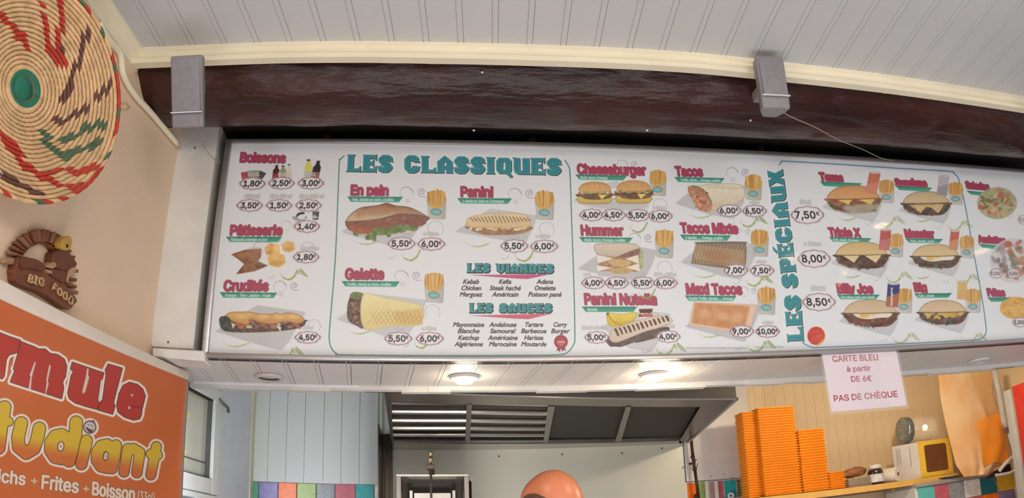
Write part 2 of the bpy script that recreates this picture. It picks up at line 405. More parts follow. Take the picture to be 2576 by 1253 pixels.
b = MB(); b.box(-1.1, 3.3, WB + .085, WB + .095, 2.5, ZC - .010); b.obj('cavity_shade_back', mat('cavity_shade', (20, 13, 11), .9), wf)  # dark sheet added behind the gap, shade put into its colour
for px in (826, 1336, 1900):
    u, _ = uz(px, 330, WB + .07); b = MB(); b.box(u - .011, u + .011, WB + .05, WB + .084, 2.5, 2.69); b.obj('upright', M_brown, wf)
# ragged ledge along the soffit's back edge
b = MB(); lp = []; rr = random.Random(5); u = ULB - .02
while u < 2.75:
    d = rr.uniform(.05, .16); z = -.012 - rr.uniform(0, .006); b.box(u, u + d, WSB - .012 + rr.uniform(0, .003), WSB + .02, z, .004); u += d
led = b.obj('ledge_strip', M_dirty, so)
b = MB(); u0 = uwz(500, 970, ZS)[0]; b.box(u0, u0 + .52, WSB - .016, WSB - .012, -.008, .001); b.obj('edge_profile', mat('white_gloss', (235, 238, 245), .15, var=.01), so)

# kitchen shell
kc = struct('ceiling_kitchen', (0, 0, 2.45), ROT); b = MB(); b.box(-1.7, 3.4, WSB + .03, 4.2, 0, .08); b.obj('slab', M_whitek, kc)
wb = struct('wall_back', (0, 0, 0), ROT); b = MB(); b.box(-2.0, 3.4, WK + .012, WK + .12, 0, 2.6); b.obj('plaster', M_whitek, wb)
ZT = uz(790, 1216, WK)[1]
bx = [641, 680, 725, 769.7, 816.8, 861, 906, 952]
bu = [uz(x, 984, WK)[0] for x in bx]; protos = {}
for k in range(len(bu) - 1):
    wd = bu[k + 1] - bu[k]; b = MB(); e = .001
    b.prism([(e * .5, ZT), (wd - e * .5, ZT), (wd - e, 2.45), (e, 2.45)], 0, .011); o = b.obj('wall_board', M_whitek, wb, loc=(bu[k], WK, 0), bevel=.0008, seg=1)
tcols = dict(green=(72, 150, 118), purple=(128, 120, 178), orange=(246, 112, 16), lime=(150, 176, 96), grey=(142, 148, 154), rose=(190, 98, 112), teal=(48, 166, 168), white=(226, 228, 226), blue=(18, 116, 130), yellow=(222, 190, 60), olive=(116, 116, 76), mauve=(168, 140, 138), cyan=(96, 188, 182))
def tile(u0, u1, z0, z1, c, par, w=WK, gap=.002):
    b = MB(); b.box(u0 + gap, u1 - gap, 0, .012, z0 + gap, z1 - gap)
    return b.obj('tile', mat('tile_' + c, tcols[c], .25, var=.12, scale=40), par, loc=(0, w - .001, 0), bevel=.0015, seg=1)
tx = [608, 650.6, 699.6, 746.5, 795.5, 842.5, 894, 941]
for k, c in enumerate(['green', 'purple', 'orange', 'lime', 'grey', 'rose', 'teal']):
    ua, ub = uz(tx[k], 1235, WK)[0], uz(tx[k + 1], 1235, WK)[0]
    tile(ua, ub, ZT - .1, ZT, c, wb); tile(ua, ub, ZT - .2, ZT - .1, ['purple', 'grey', 'lime', 'teal', 'rose', 'orange', 'green'][k], wb)
tile(uz(942, 1235, WK)[0], uz(955, 1235, WK)[0], ZT - .1, ZT, 'white', wb)
b = MB(); u = uz(960, 1000, WK)[0]; b.tube([(u, WK - .004, 1.5), (u - .002, WK - .005, 1.8), (u + .001, WK - .004, 2.1), (u, WK - .005, 2.44)], .006, 6); b.obj('sealant_bead', mat('sealant', (206, 204, 178), .6), wb)

ws = struct('wall_side', (KX, 0, 0), 0)
# opening for the window
yA, yB = 2.55, 3.43; zA, zB = 1.2, 2.19
b = MB(); b.box(-.1, 0, yB, 4.3, 0, 2.5); b.box(-.1, 0, 2.2, yA, 0, 2.5); b.box(-.1, 0, yA, yB, zB, 2.5); b.box(-.1, 0, yA, yB, 0, zA); b.obj('plaster', mat('side_wall_white', (205, 210, 218), .45, var=.03), ws)
b = MB(); b.box(0, .008, 3.895, 3.935, 1.4, 2.4); b.obj('corner_bead', mat('corner_cream', (206, 200, 176), .5), ws)
b = MB(); b.box(-.5, 0, 2.14, 2.2, 0, 2.5); b.obj('return', M_white, ws)

wn = struct('window_1', (KX, 0, 0), 0)
M_pvc = mat('window_white', (208, 208, 204), .35, var=.03)
def ybox(y0, y1, z0, z1, x0, x1, nm, m, par, bev=.003): b = MB(); b.box(x0, x1, y0, y1, z0, z1); return b.obj(nm, m, par, bevel=bev, seg=1)
yi, zi0, zi1 = 3.352, 1.775, 2.137
ybox(yi, yB, 1.705, zB, -.03, .016, 'stile', M_pvc, wn); ybox(2.60, yi, zi1, zB, -.03, .016, 'top_rail', M_pvc, wn)
ybox(2.55, yi, 1.705, zi0, -.03, .016, 'bottom_rail', M_pvc, wn); ybox(2.55, 2.60, 1.705, zB, -.03, .016, 'stile', M_pvc, wn)
ybox(2.6, yi, zi0, zi1, -.028, -.02, 'pane', mat('frosted_glass', (190, 190, 172), .25, var=.04, scale=5, coat=.6), wn, 0)
ybox(yi - .014, yi, zi0, zi1, -.02, .0, 'seal', mat('rubber_grey', (84, 84, 84), .6), wn, 0)
ybox(2.6, yi, zi0, zi0 + .005, -.02, .002, 'seal', M_dark, wn, 0); ybox(2.6, yi, zi1 - .005, zi1, -.02, .002, 'seal', M_dark, wn, 0)
ybox(2.6, yi - .014, 1.842, 1.846, -.019, -.014, 'seal', mat('rubber_grey', (84, 84, 84)), wn, 0)
wn2 = struct('window_2', (KX, 0, 0), 0)
ybox(2.55, 3.43, 1.68, 1.703, -.03, .012, 'top_rail', M_pvc, wn2); ybox(3.30, 3.43, zA, 1.68, -.03, .012, 'stile', M_pvc, wn2); ybox(3.255, 3.285, zA, 1.68, -.03, .005, 'stile', M_pvc, wn2)
ybox(2.55, 3.25, zA, 1.68, -.026, -.02, 'pane', mat('clear_glass', (235, 242, 245), .05, trans=1, var=0), wn2, 0)
def text_obj(txt, cap, m, parent, loc, rot, name='lettering', bold=0., xs=1., shear=0., ext=.0006, label=None):
    c = bpy.data.curves.new('txt', 'FONT'); c.body = txt; setface(c); c.size = cap / capof(True); c.offset = bold; c.shear = shear; c.extrude = ext; c.align_x = 'CENTER'; c.resolution_u = 3
    o = bpy.data.objects.new('txt', c); COL.objects.link(o); bpy.context.view_layer.update()
    me = bpy.data.meshes.new_from_object(o.evaluated_get(bpy.context.evaluated_depsgraph_get())); bpy.data.objects.remove(o); bpy.data.curves.remove(c)
    me.name = name; me.materials.clear(); me.materials.append(m); me.transform(Matrix.Diagonal((xs, 1, 1, 1)))
    ob = bpy.data.objects.new(name, me); COL.objects.link(ob); ob.parent = parent; ob.location = loc; ob.rotation_euler = rot
    ob['kind'] = 'stuff'
    if label: ob['label'] = label
    return ob
M_yel = mat('yellow_vinyl', (236, 214, 70), .5)
q = onx(488, 1055, KX - .018); text_obj('J', .036, M_yel, wn, (-.0195, q[1] - .05, q[2]), (PI / 2, 0, PI / 2))
q = onx(470, 1160, KX - .018); text_obj('S', .044, M_yel, wn, (-.0195, q[1] - .02, q[2]), (PI / 2, 0, PI / 2))
q0, q1 = onx(548, 1003, KX), onx(556, 1036, KX)
b = MB(); b.tube([(.012, q0[1] - .02, q0[2]), (.026, q0[1] - .012, q0[2] - .02), (.034, q1[1] + .0, q1[2] + .02), (.034, q1[1] + .01, q1[2])], [.005, .007, .007, .009], 8); b.obj('handle', mat('handle_grey', (110, 106, 98), .4, .5), wn, smooth=True)

wr = struct('wall_right', (0, 0, 0), ROT)
ur, _ = uz(2537, 925, 3.02); b = MB(); b.box(ur, 3.5, 2.9, 3.02, 0, ZS + .02); b.obj('pillar', M_red, wr)
ub, _ = uz(2522, 925, 3.05); b = MB(); b.box(ub, ur + .05, 3.022, 3.08, 1.0, ZS + .01); b.obj('pillar_edge', mat('grey_edge', (160, 156, 152), .5), wr, bevel=.004)
b = MB(); b.box(3.3, 3.4, 3.0, 4.2, 0, 2.5); b.obj('plaster', M_tan, wr)

# ------------------------------------------------------------------ the dark log beam
bt = thing('ceiling_beam', 'dark brown varnished log beam running under the white ceiling trim', 'beam', P(0, 1.815, 2.79))
def logf(a, t):
    u = -1.0 + 4.1 * t; th = 2 * PI * a; r = .188 - .004 * t
    n = mnoise.fractal(Vector((u * 1.3, math.cos(th) * .9, math.sin(th) * .9)), 1.0, 2.0, 4) * .007
    n += mnoise.fractal(Vector((u * 7, math.cos(th) * 4, math.sin(th) * 4 + 9)), 1.0, 2.0, 3) * .003
    c = mnoise.noise(Vector((u * .9, th * 5, 3))); n -= .008 * max(0, 1 - abs(c) / .05)
    r += n; lift = .012 * (t - .4) ** 2
    return (u, r * math.cos(th), r * math.sin(th) - lift)
m = mat('log_wood', (42, 19, 16), .29, var=.3, scale=5, rgb2=(66, 32, 25), bump=.5, bscale=42, stretch=(.3, 1.2, 1.2), coat=.0)
b = MB(); b.grid(logf, 84, 300, True); b.obj('log', m, bt, smooth=True)
rr = random.Random(4)
for px, py in ((1213, 182), (1490, 160), (1628, 328), (1888, 303), (2226, 234), (1192, 328)):
    d = ray(px, py); s = 0
    # meet the log's round surface
    cw, cz = 1.815, 2.79; dw, dz = float(d @ AY), float(d[2]); ow, oz = -cw, CZ - cz
    A_, B_, C_ = dw * dw + dz * dz, 2 * (ow * dw + oz * dz), ow * ow + oz * oz - .196 ** 2; t = (-B_ - math.sqrt(max(0, B_ * B_ - 4 * A_ * C_))) / 2 / A_
    p = O + d * t; b = MB(); b.ball((float(p @ AX), float(p @ AY) - cw, p[2] - cz), (rr.uniform(.003, .006), .004, .0025), 6, 4); b.obj('paint_fleck', M_trim, bt)

# ------------------------------------------------------------------ white post at the end of the bulkhead
po = thing('white_post', 'white painted boxed post between cream wall and menu board', 'post', P(-1.0, WB, 0))
def loc(px, py, w, o=(0, 0, 0)): u, z = uz(px, py, w); return (u - o[0], w - o[1], z - o[2])
oo = (-1.0, WB, 0); wP = WB - .015
c = [loc(380, 872, wP, oo), loc(486, 878, wP, oo), loc(556, 306, wP, oo), loc(432, 306, wP, oo)]
b = MB(); b.hexa([(p[0], p[1], p[2]) for p in c], [(p[0], p[1] + .1, p[2]) for p in c]); b.obj('facing_board', M_dirty, po, bevel=.002, seg=1)
wL = WB - .03; c = [loc(383, 897, wL, oo), loc(514, 908, wL, oo), loc(514, 882, wL, oo), loc(383, 874, wL, oo)]
b = MB(); b.hexa(c, [(p[0], p[1] + .1, p[2]) for p in c]); b.obj('ledge', M_dirty, po, bevel=.003, seg=1)
c = [loc(395, 898, WB - .02, oo), loc(496, 908, WB - .02, oo)]
b = MB(); b.hexa([(c[0][0], .0, ZS - .0), (c[1][0], .0, ZS), (c[1][0], .05, ZS), (c[0][0], .05, ZS)], [(c[0][0], .0, ZS + .02), (c[1][0], .0, ZS + .02), (c[1][0], .05, ZS + .02), (c[0][0], .05, ZS + .02)]); b.obj('under_panel', M_dirty, po)
for px, py in ((490, 372), (423, 861)):
    q = loc(px, py, wP - .001, oo); b = MB(); b.ball(q, (.003, .002, .003), 8, 6); b.obj('nail', M_brown, po)

# ================================================================== MENU BOARD
# the print: everything is laid out on the panel's own plane
UL, ZL = uz(524, 900, WB); UR = uz(2566, 430, WB)[0] + .004
UT0, ZTp = uz(900, 361, WB); ZB0 = uz(1250, 899, WB)[1]
pr = Print(P(UL, WB, ZB0), AX, (0, 0, 1), UR - UL + .02, ZTp - ZB0, 1150, (224, 229, 234))
TEAL, TEAL2, INK, PINK, MAG = (32, 138, 158), (72, 172, 168), (22, 34, 44), (184, 46, 80), (178, 40, 70)
GREEN, GREY = (38, 142, 112), (150, 150, 152)
def z_(s, ox, oy, pts): return [(ox + a / s, oy + b / s) for a, b in pts]
def mott(c1, c2, sc, seed=0, k=1.6):
    c1, c2 = np.array(c1, np.float32), np.array(c2, np.float32)
    return lambda X, Y, sd: c1 + (c2 - c1) * np.clip((fbm(X, Y, sc, seed) - .5) * k + .5, 0, 1)[..., None]
def bread(c1, c2, edge, y0, y1, seed=0, ew=5):
    c1, c2, edge = (np.array(c, np.float32) for c in (c1, c2, edge))
    def f(X, Y, sd):
        t = np.clip((Y - y0) / (y1 - y0) + (fbm(X, Y, 14, seed) - .5) * .5, 0, 1)[..., None]; e = np.clip(1 + sd / ew, 0, 1)[..., None] ** 2
        return (c1 + (c2 - c1) * t) * (1 - e) + edge * e
    return f
def soft(pts, col, blur=6, a=.5, **k): pr.poly(pts, col, a, blur, True, **k)
# --- faint grounds
def swirl(x, y, s=1., a=.55):
    q = lambda L: [(x + p * s, y + r * s) for p, r in L]
    pr.line(q([(-6, 16), (-10, 6), (-4, -6), (8, -9), (18, -4), (24, 4)]), lambda t: .8 + 2 * t, (120, 104, 116), a, True)
    pr.line(q([(24, 4), (22, 14), (16, 20)]), .8, (170, 150, 160), a * .7, True)
    for k in range(5):
        an = k * 1.256 + .3; pr.ell(x + (9 + 4.5 * math.cos(an)) * s, y + (25 + 4.5 * math.sin(an)) * s, 4.2 * s, 1.8 * s, (206, 182, 196), a, 1.5, an)
    pr.line(q([(48, 4), (46, -1), (41, 2), (42, 7), (48, 8), (52, 2), (48, -4), (40, -4), (35, 2), (37, 10), (44, 15), (56, 15)]), 1.6, (112, 92, 110), a, True)
def leafy(x, y, s=1., a=.8, leaf=True):
    q = lambda L: [(x + p * s, y + r * s) for p, r in L]
    pr.line(q([(0, 0), (8, 12), (24, 17), (38, 8), (46, -8)]), lambda t: 1.2 + 4 * t * (1 - t) * 4, (150, 170, 70), a, True)
    pr.line(q([(-34, 8), (-28, 13), (-20, 9), (-16, 2)]), 1.4, (150, 150, 136), a * .8, True)
    if leaf:
        pr.poly(q([(52, -12), (58, -12), (72, 2), (76, 10), (64, 6), (54, -2)]), (150, 168, 100), a, 1.2, True); pr.poly(q([(46, -10), (50, -8), (52, 4), (46, -2)]), (150, 168, 100), a, 1.2, True)
def arc2(x, y, s=1., a=.7):
    pr.line([(x + p * s, y + r * s) for p, r in ((0, 0), (16, 7), (32, 9), (50, 5), (60, 1))], lambda t: 1 + 3.2 * math.sin(PI * min(1, t)), (160, 180, 96), a, True)
def ring(x, y, s=1., a=.5):
    pr.line([(x + p * s, y + r * s) for p, r in ((-14, 14), (-19, 2), (-12, -10), (2, -13), (14, -8), (20, 6), (16, 20))], 1.3, (132, 122, 128), a, True)
def paper(pts, a=.55): 
    pr.poly([(x + 2, y + 3) for x, y in pts], (150, 148, 150), a * .4, 6); pr.poly(pts, lambda X, Y, sd: np.array((186, 186, 190), np.float32) + 10 * (fbm(X, Y, 30)[..., None] - .5), a, 1.4, line=(.8, (140, 138, 142), .6))
def fries(x, y, s=1., a=1., g=(196, 192, 184)):
    q = lambda L: [(x + p * s, y + r * s) for p, r in L]
    rr = random.Random(int(x)); pr.poly(q([(-22, -26), (-10, -33), (10, -33), (22, -24), (20, 2), (-20, 2)]), mott((196, 134, 52), (218, 158, 70), 5 * s), a, 1.5, True)
    for k in range(15):
        u = -21 + 3. * k + rr.uniform(-1, 1); t = -34 + abs(k - 7) * .7 + rr.uniform(-3, 3); v = u * .75 + rr.uniform(-2, 2)
        c = rr.choice([(228, 172, 82), (214, 152, 62), (232, 186, 108), (196, 132, 52)]); pr.line(q([(u, t), (v, 4)]), 3. * s, c, a)
    pr.poly(q([(-24, -8), (-18, 4), (-8, 12), (4, 12), (16, 5), (24, -10), (22, 36), (19, 39), (-17, 37), (-20, 34)]), lambda X, Y, sd: np.array(g, np.float32) * (1 - .10 * np.clip((X - x) / (24 * s), 0, 1))[..., None], a, 1.2, line=(1., (150, 140, 128), .6))
    pr.poly(q([(-24, -12), (-17, 4), (-8, 11), (4, 11), (16, 4), (24, -12), (16, -4), (4, 4), (-8, 4), (-16, -4)]), (222, 166, 62), a * .9, 1.2, True)
    pr.ell(x - 1 * s, y + 20 * s, 13 * s, 8.5 * s, mott((96, 176, 176), (120, 180, 176), 6), a, 1.2, .08, (1, (90, 120, 120)))
    pr.text('Frites', (x - 9 * s, y + 23 * s), (x + 7 * s, y + 23 * s), 5 * s, [(0, 0, .1, (226, 240, 240), .6 * a)], .2)
# cloud-edged price oval
def price(x, y, txt, rx=32, ry=15, cap=None, a=1., ink=(34, 30, 34)):
    w = pr.win(x - rx - 4, y - ry - 4, x + rx + 4, y + ry + 4)
    if w is None: return
    sl, X, Y = w; u, v = (X - x) / rx, (Y - y) / ry; th = np.arctan2(v, u); rad = np.hypot(u, v)
    e = .91 + .085 * np.abs(np.cos(np.arctan2(v * 1.0, u * 1.35) * 4)); sd = (rad / e - 1) * ry * .95
    pr.fill(w, sd - 2.5, (200, 190, 196), .45 * a, 3); pr.fill(w, sd, (228, 226, 230), a, 1.2); pr.fill(w, np.abs(sd) - .9, (132, 70, 88), a * .75, 1.); pr.fill(w, np.abs(sd + 3.2) - .35, (206, 186, 194), a * .7, 1.)
    cap = cap or ry * .92; n = len(txt) - 1; wd = cap * (.70 * n + .10); tx = x - rx * .04
    pr.text(txt[:-1], (tx - wd / 2 - cap * .08, y + cap * .48), (tx + wd / 2 - cap * .2, y + cap * .48), cap, [(0, 0, .75, ink, a)])
    pr.text('€', (tx + wd / 2 - cap * .1, y + cap * .05), (tx + wd / 2 + cap * .30, y + cap * .05), cap * .5, [(0, 0, .3, ink, a)])
def ribbon(x0, x1, y0, y1, h, txt, a=1., tcol=(206, 232, 222)):
    pr.poly([(x0, y0 - 1.5), (x1, y1 - 1.5), (x1 - 10, y1 + h), (x0 + 10, y0 + h)], (214, 226, 222), .5 * a, 3)
    pr.poly([(x0, y0), (x1, y1), (x1 - 9, y1 + h), (x0 + 9, y0 + h)], lambda X, Y, sd: np.array((34, 136, 108), np.float32) + np.array((34, 34, 30), np.float32) * np.clip((Y - y0) / h, 0, 1)[..., None], a, 1.2)
    pr.line([(x0, y0), (x1, y1)], 1.2, (22, 96, 84), .8 * a)
    if txt:
        t0, t1, s = txt; pr.text(s, (t0, y0 + h * .80), (t1, y0 + (y1 - y0) * .8 + h * .80), h * .56, [(0, 0, .35, tcol, .95 * a)], .12)
def head(txt, x0, x1, y0, y1, cap, a=1., col=PINK):
    w = x1 - x0; L = [(1.2, 1.6, 2.2, (150, 140, 150), .35 * a, 2.5), (.9, 1.1, 1.9, (92, 50, 66), .75 * a), (0, 0, 2.3, (104, 40, 62), .8 * a), (0, 0, 1.6, col, a), (-.4, -.5, -.2, (208, 84, 116), .3 * a)]
    pr.text(txt, (x0, y0), (x1, y1), cap, L)
def grey_txt(txt, x0, x1, y, cap, sh=.25, a=.8): pr.text(txt, (x0, y), (x1, y), cap, [(.6, .6, 1.6, (150, 152, 152), .5 * a, 1.6), (0, 0, 1.3, (176, 176, 176), a), (-.2, -.2, .1, (226, 226, 228), a)], sh)

# --- custom slab capitals of the big titles
def rc(x0, y0, x1, y1): return ('p', [(x0, y0), (x1, y0), (x1, y1), (x0, y1)])
GL = {
 'L': (.84, [('p', [(.0, 1), (.47, 1), (.38, .94), (.38, .17), (.66, .17), (.80, .32), (.82, -.04), (.76, 0), (-.02, 0), (.05, .06), (.06, .94)])], []),
 'E': (.84, [('p', [(.0, 1), (.76, 1), (.80, 1.04), (.80, .68), (.70, .80), (.38, .80), (.38, .60), (.56, .60), (.66, .72), (.66, .30), (.56, .42), (.38, .42), (.38, .19), (.66, .19), (.80, .34), (.82, -.04), (.76, 0), (-.02, 0), (.05, .06), (.06, .94)])], []),
 'S': (.86, [('s', [(.66, .80), (.56, .86), (.30, .86), (.17, .72), (.28, .58), (.56, .44), (.68, .28), (.55, .14), (.28, .14), (.16, .2)], .15), ('p', [(.50, .72), (.86, .62), (.80, .72), (.78, .86)]), ('p', [(-.04, .34), (.40, .27), (.1, .1)])], []),
 'C': (.88, [('s', [(.66, .80), (.58, .86), (.30, .86), (.17, .72), (.17, .28), (.30, .14), (.56, .14), (.68, .22)], .16), ('p', [(.56, .62), (.88, .62), (.82, .74), (.80, .84), (.6, .8)]), ('p', [(.46, .38), (.88, .34), (.7, .16), (.5, .25)])], [('p', [(.32, .28), (.60, .28), (.60, .36), (.45, .36), (.45, .60), (.40, .72), (.32, .68)])]),
 'A': (.90, [('p', [(.03, .05), (.03, .68), (.20, .82), (.45, 1.05), (.72, .82), (.86, .68), (.86, .06), (.92, 0), (.52, 0), (.52, .24), (.38, .24), (.38, 0), (-.03, 0)])], [('p', [(.38, .42), (.54, .42), (.54, .60), (.46, .74), (.38, .60)])]),
 'I': (.48, [('p', [(-.02, 1), (.48, 1), (.40, .94), (.40, .06), (.48, 0), (-.02, 0), (.05, .06), (.05, .94)])], []),
 'Q': (.90, [('p', [(.02, .22), (.02, .78), (.18, .97), (.70, .97), (.86, .80), (.86, .22), (.70, .03), (.18, .03)]), ('p', [(.46, .10), (.80, -.20), (.92, -.16), (.74, .14)])], [('p', [(.36, .28), (.38, .72), (.46, .78), (.53, .72), (.53, .28), (.46, .22)])]),
 'U': (.92, [('p', [(-.03, 1.02), (.38, .97), (.38, .26), (.46, .18), (.54, .24), (.54, .97), (.90, .97), (.90, 0), (.30, 0), (.10, .12), (.05, .24), (.05, .92)])], []),
 'V': (.92, [('p', [(-.03, 1.02), (.38, .97), (.38, .34), (.46, .26), (.54, .34), (.54, .97), (.92, .97), (.88, .9), (.88, .26), (.46, -.06), (.05, .26), (.05, .9)])], []),
 'N': (.92, [('p', [(-.03, 1), (.36, 1), (.58, .55), (.58, 1), (.92, 1), (.88, .94), (.88, 0), (.58, 0), (.34, .52), (.34, .06), (.40, 0), (-.03, 0), (.04, .06), (.04, .94)])], []),
 'D': (.90, [('p', [(-.03, 1), (.66, 1), (.86, .80), (.86, .20), (.66, 0), (-.03, 0), (.04, .06), (.04, .94)])], [('p', [(.36, .22), (.36, .78), (.48, .76), (.53, .68), (.53, .30), (.48, .22)])]),
 'P': (.86, [('p', [(-.03, 1), (.68, 1), (.84, .86), (.84, .50), (.68, .34), (.38, .34), (.38, .06), (.46, 0), (-.03, 0), (.05, .06), (.05, .94)])], [('p', [(.38, .56), (.38, .80), (.48, .80), (.52, .74), (.52, .60), (.48, .56)])]),
 'X': (.92, [('p', [(-.02, 1), (.36, 1), (.36, .92), (.46, .72), (.56, .92), (.56, 1), (.94, 1), (.88, .92), (.72, .52), (.88, .08), (.94, 0), (.56, 0), (.56, .08), (.46, .32), (.36, .08), (.36, 0), (-.02, 0), (.04, .08), (.22, .52), (.04, .92)])], []),
}
GL['É'] = (GL['E'][0], GL['E'][1] + [('p', [(.30, 1.10), (.44, 1.10), (.70, 1.30), (.50, 1.30)])], [])
def title(txt, p0, p1, cap, layers, sp=.06, upv=None):
    tot = sum((.42 if ch == ' ' else GL[ch][0] + sp) for ch in txt) - sp
    p0, p1 = np.array(p0, float), np.array(p1, float); dr = (p1 - p0) / tot; up = np.array(upv) if upv is not None else pr.up(*((p0 + p1) / 2)); k = np.linalg.norm(dr)
    mp = lambda x, q: p0 + dr * (x + q[0]) + up * cap * q[1]
    for li, ly in enumerate(layers):
        x = 0.
        for ch in txt:
            if ch == ' ': x += .42; continue
            wd, add, sub = GL[ch]; allp = np.array([mp(x, q) for s in add for q in s[1]]); m = 9
            w = pr.win(allp[:, 0].min(), allp[:, 1].min(), allp[:, 0].max(), allp[:, 1].max(), m)
            X, Y = w[1] - ly[0], w[2] - ly[1]; sd = np.full(X.shape, 1e9)
            for s in add:
                pts = np.array([mp(x, q) for q in s[1]])
                if s[0] == 'p': sd = np.minimum(sd, poly_sd(X, Y, [pts]))
                else:
                    # thick pen stroke, allowing for letters wider than high
                    for i in range(len(pts) - 1): sd = np.minimum(sd, seg_d(X, Y, pts[i], pts[i + 1]) - s[2] * (cap + k) / 2)
            for s in sub: sd = np.maximum(sd, -poly_sd(X, Y, [np.array([mp(x, q) for q in s[1]])]))
            c = ly[3]
            if ly[3] == 'grad':
                y0 = (p0 + p1) / 2; c = lambda X, Y, d: np.array(TEAL, np.float32) + (np.array((88, 176, 160), np.float32) - np.array(TEAL, np.float32)) * (np.clip(1 + d / 3.2, 0, 1)[..., None]) * .8
            pr.fill(w, sd - ly[2], c, ly[4], ly[5] if len(ly) > 5 else 1.)
            x += wd + sp
TL = [(0, 0, 4.5, (236, 240, 244), .6, 4), (1.3, 1.5, .9, INK, .9), (0, 0, .6, (40, 96, 108), .9), (0, 0, 0, 'grad', 1.)]
title('LES', (871, 431), (987, 433), 42, TL); title('CLASSIQUES', (1017, 433), (1413, 440), 41, TL)
TS = [(0, 0, 3.5, (236, 238, 240), .6, 3), (1., 1.3, 1.6, (14, 26, 34), 1.), (0, 0, .9, (24, 66, 74), .9), (0, 0, 0, 'grad', 1.)]
title('LES', (1175, 685), (1233, 685), 22, TS); title('VIANDES', (1249, 686), (1393, 687), 22, TS)
title('LES', (1181, 786), (1240, 786), 23, TS); title('SAUCES', (1256, 786), (1389, 786), 22, TS)
title('SPÉCIAUX', (2007, 722), (1968, 426), 38, TL, upv=(-1, .09)); title('LES', (2021, 858), (2012, 741), 40, TL, upv=(-1, .05))
pr.poly([(1181, 692), (1386, 690), (1328, 702), (1300, 701)], (204, 74, 128), 1, 1); pr.poly([(1181, 794), (1389, 789), (1330, 803), (1300, 802)], (214, 88, 112), 1, 1)
# frames
pr.line(spline([(866, 392), (856, 402), (853, 420), (846, 600), (840, 700), (833, 780), (828, 845), (832, 872), (845, 888), (871, 893), (1100, 895), (1300, 894.5), (1402, 893), (1428, 886), (1443, 866), (1446, 840), (1443, 700), (1438, 560), (1434, 440), (1430, 418), (1421, 403)], False, 5), 2.7, lambda X, Y, d: np.array((58, 128, 118), np.float32) + np.array((-40, -2, -20), np.float32) * np.clip((Y - 600) / 300, 0, 1)[..., None], .95)
pr.line(spline([(1960, 415), (1966, 408), (1978, 406), (2100, 413), (2250, 423), (2384, 431), (2400, 437), (2413, 455), (2429, 524), (2450, 640), (2470, 750), (2480, 820), (2479, 840), (2466, 853), (2440, 856), (2250, 866), (2067, 874), (2040, 873), (2018, 862)], False, 5), 2.5, (52, 122, 160), .9)

# --- headings and ribbons
head('Boissons', 604, 716, 407, 409, 23); head('Pâtisserie', 579, 708, 591, 591, 24); head('Crudités', 563, 673, 731, 731, 25)
head('En pain', 883, 975, 490, 491, 24); head('Panini', 1160, 1239, 494, 495, 24); head('Galette', 869, 964, 702, 702, 26)
head('Cheeseburger', 1454, 1624, 437, 440, 24); head('Tacos', 1701, 1767, 442, 443, 23); head('Hummer', 1463, 1567, 591, 592, 24)
head('Tacos Mixte', 1714, 1856, 585, 587, 24); head('Panini Nutella', 1472, 1651, 765, 766, 26); head('Maxi Tacos', 1728, 1866, 739, 740, 25)
head('Texas', 2064, 2121, 454, 457, 20); head('Suprème', 2254, 2332, 468, 470, 19); head('Triple X', 2087, 2164, 594, 596, 21); head('Monster', 2279, 2350, 597, 598, 20)
head('Billy Joe', 2108, 2196, 737, 738, 23); head('Big', 2302, 2331, 733, 733, 21); head('Salades', 2432, 2489, 473, 478, 17, .9); head('Assiettes', 2463, 2530, 609, 613, 17, .9); head('Frites', 2486, 2528, 744, 745, 18, .9)
for r in ((569, 709, 596, 596, 13, (580, 672, 'Pâtisserie orientale ou jour')), (553, 697, 736, 737, 13, (566, 680, 'Fromage - Thon - Jambon - Poulet')), (874, 1013, 495, 496, 13, (886, 989, 'Pain, viande au choix, crudités')),
          (1151, 1287, 499, 500, 13, (1163, 1267, '1 viande au choix ou 3 fromages')), (860, 1005, 708, 709, 13, (872, 983, 'Tortilla, viande au choix, crudités')), (1448, 1577, 440, 442, 12, (1459, 1528, 'Steak, bacon, fromage')),
          (1697, 1822, 446, 449, 12, (1712, 1812, 'Tortilla, viande .... fromage, crudités')), (1457, 1591, 597, 599, 12, (1470, 1572, 'Steak, bacon, fromage, crudités')), (1711, 1838, 591, 593, 13, (1724, 1818, '2 viandes, ..... fromage, crudités')),
          (1464, 1602, 772, 772, 13, (1478, 1502, 'Nutella')), (1723, 1852, 744, 745, 13, (1733, 1844, 'Double Tortilla, viandes, .... fromage')), (2063, 2167, 457, 462, 11, None), (2253, 2344, 468, 473, 10, None),
          (2086, 2191, 597, 600, 11, (2096, 2160, 'Pain, steak, fromage')), (2278, 2371, 601, 602, 10, (2290, 2350, 'Pain, steak, oeuf')), (2106, 2212, 742, 742, 11, (2116, 2200, 'Pain maison, steak, oeuf, salade')), (2300, 2394, 739, 738, 11, (2310, 2350, 'Pain, steak')),
          (2432, 2508, 480, 488, 9, None), (2462, 2534, 614, 620, 9, None), (2484, 2540, 749, 749, 10, None)): ribbon(*r)
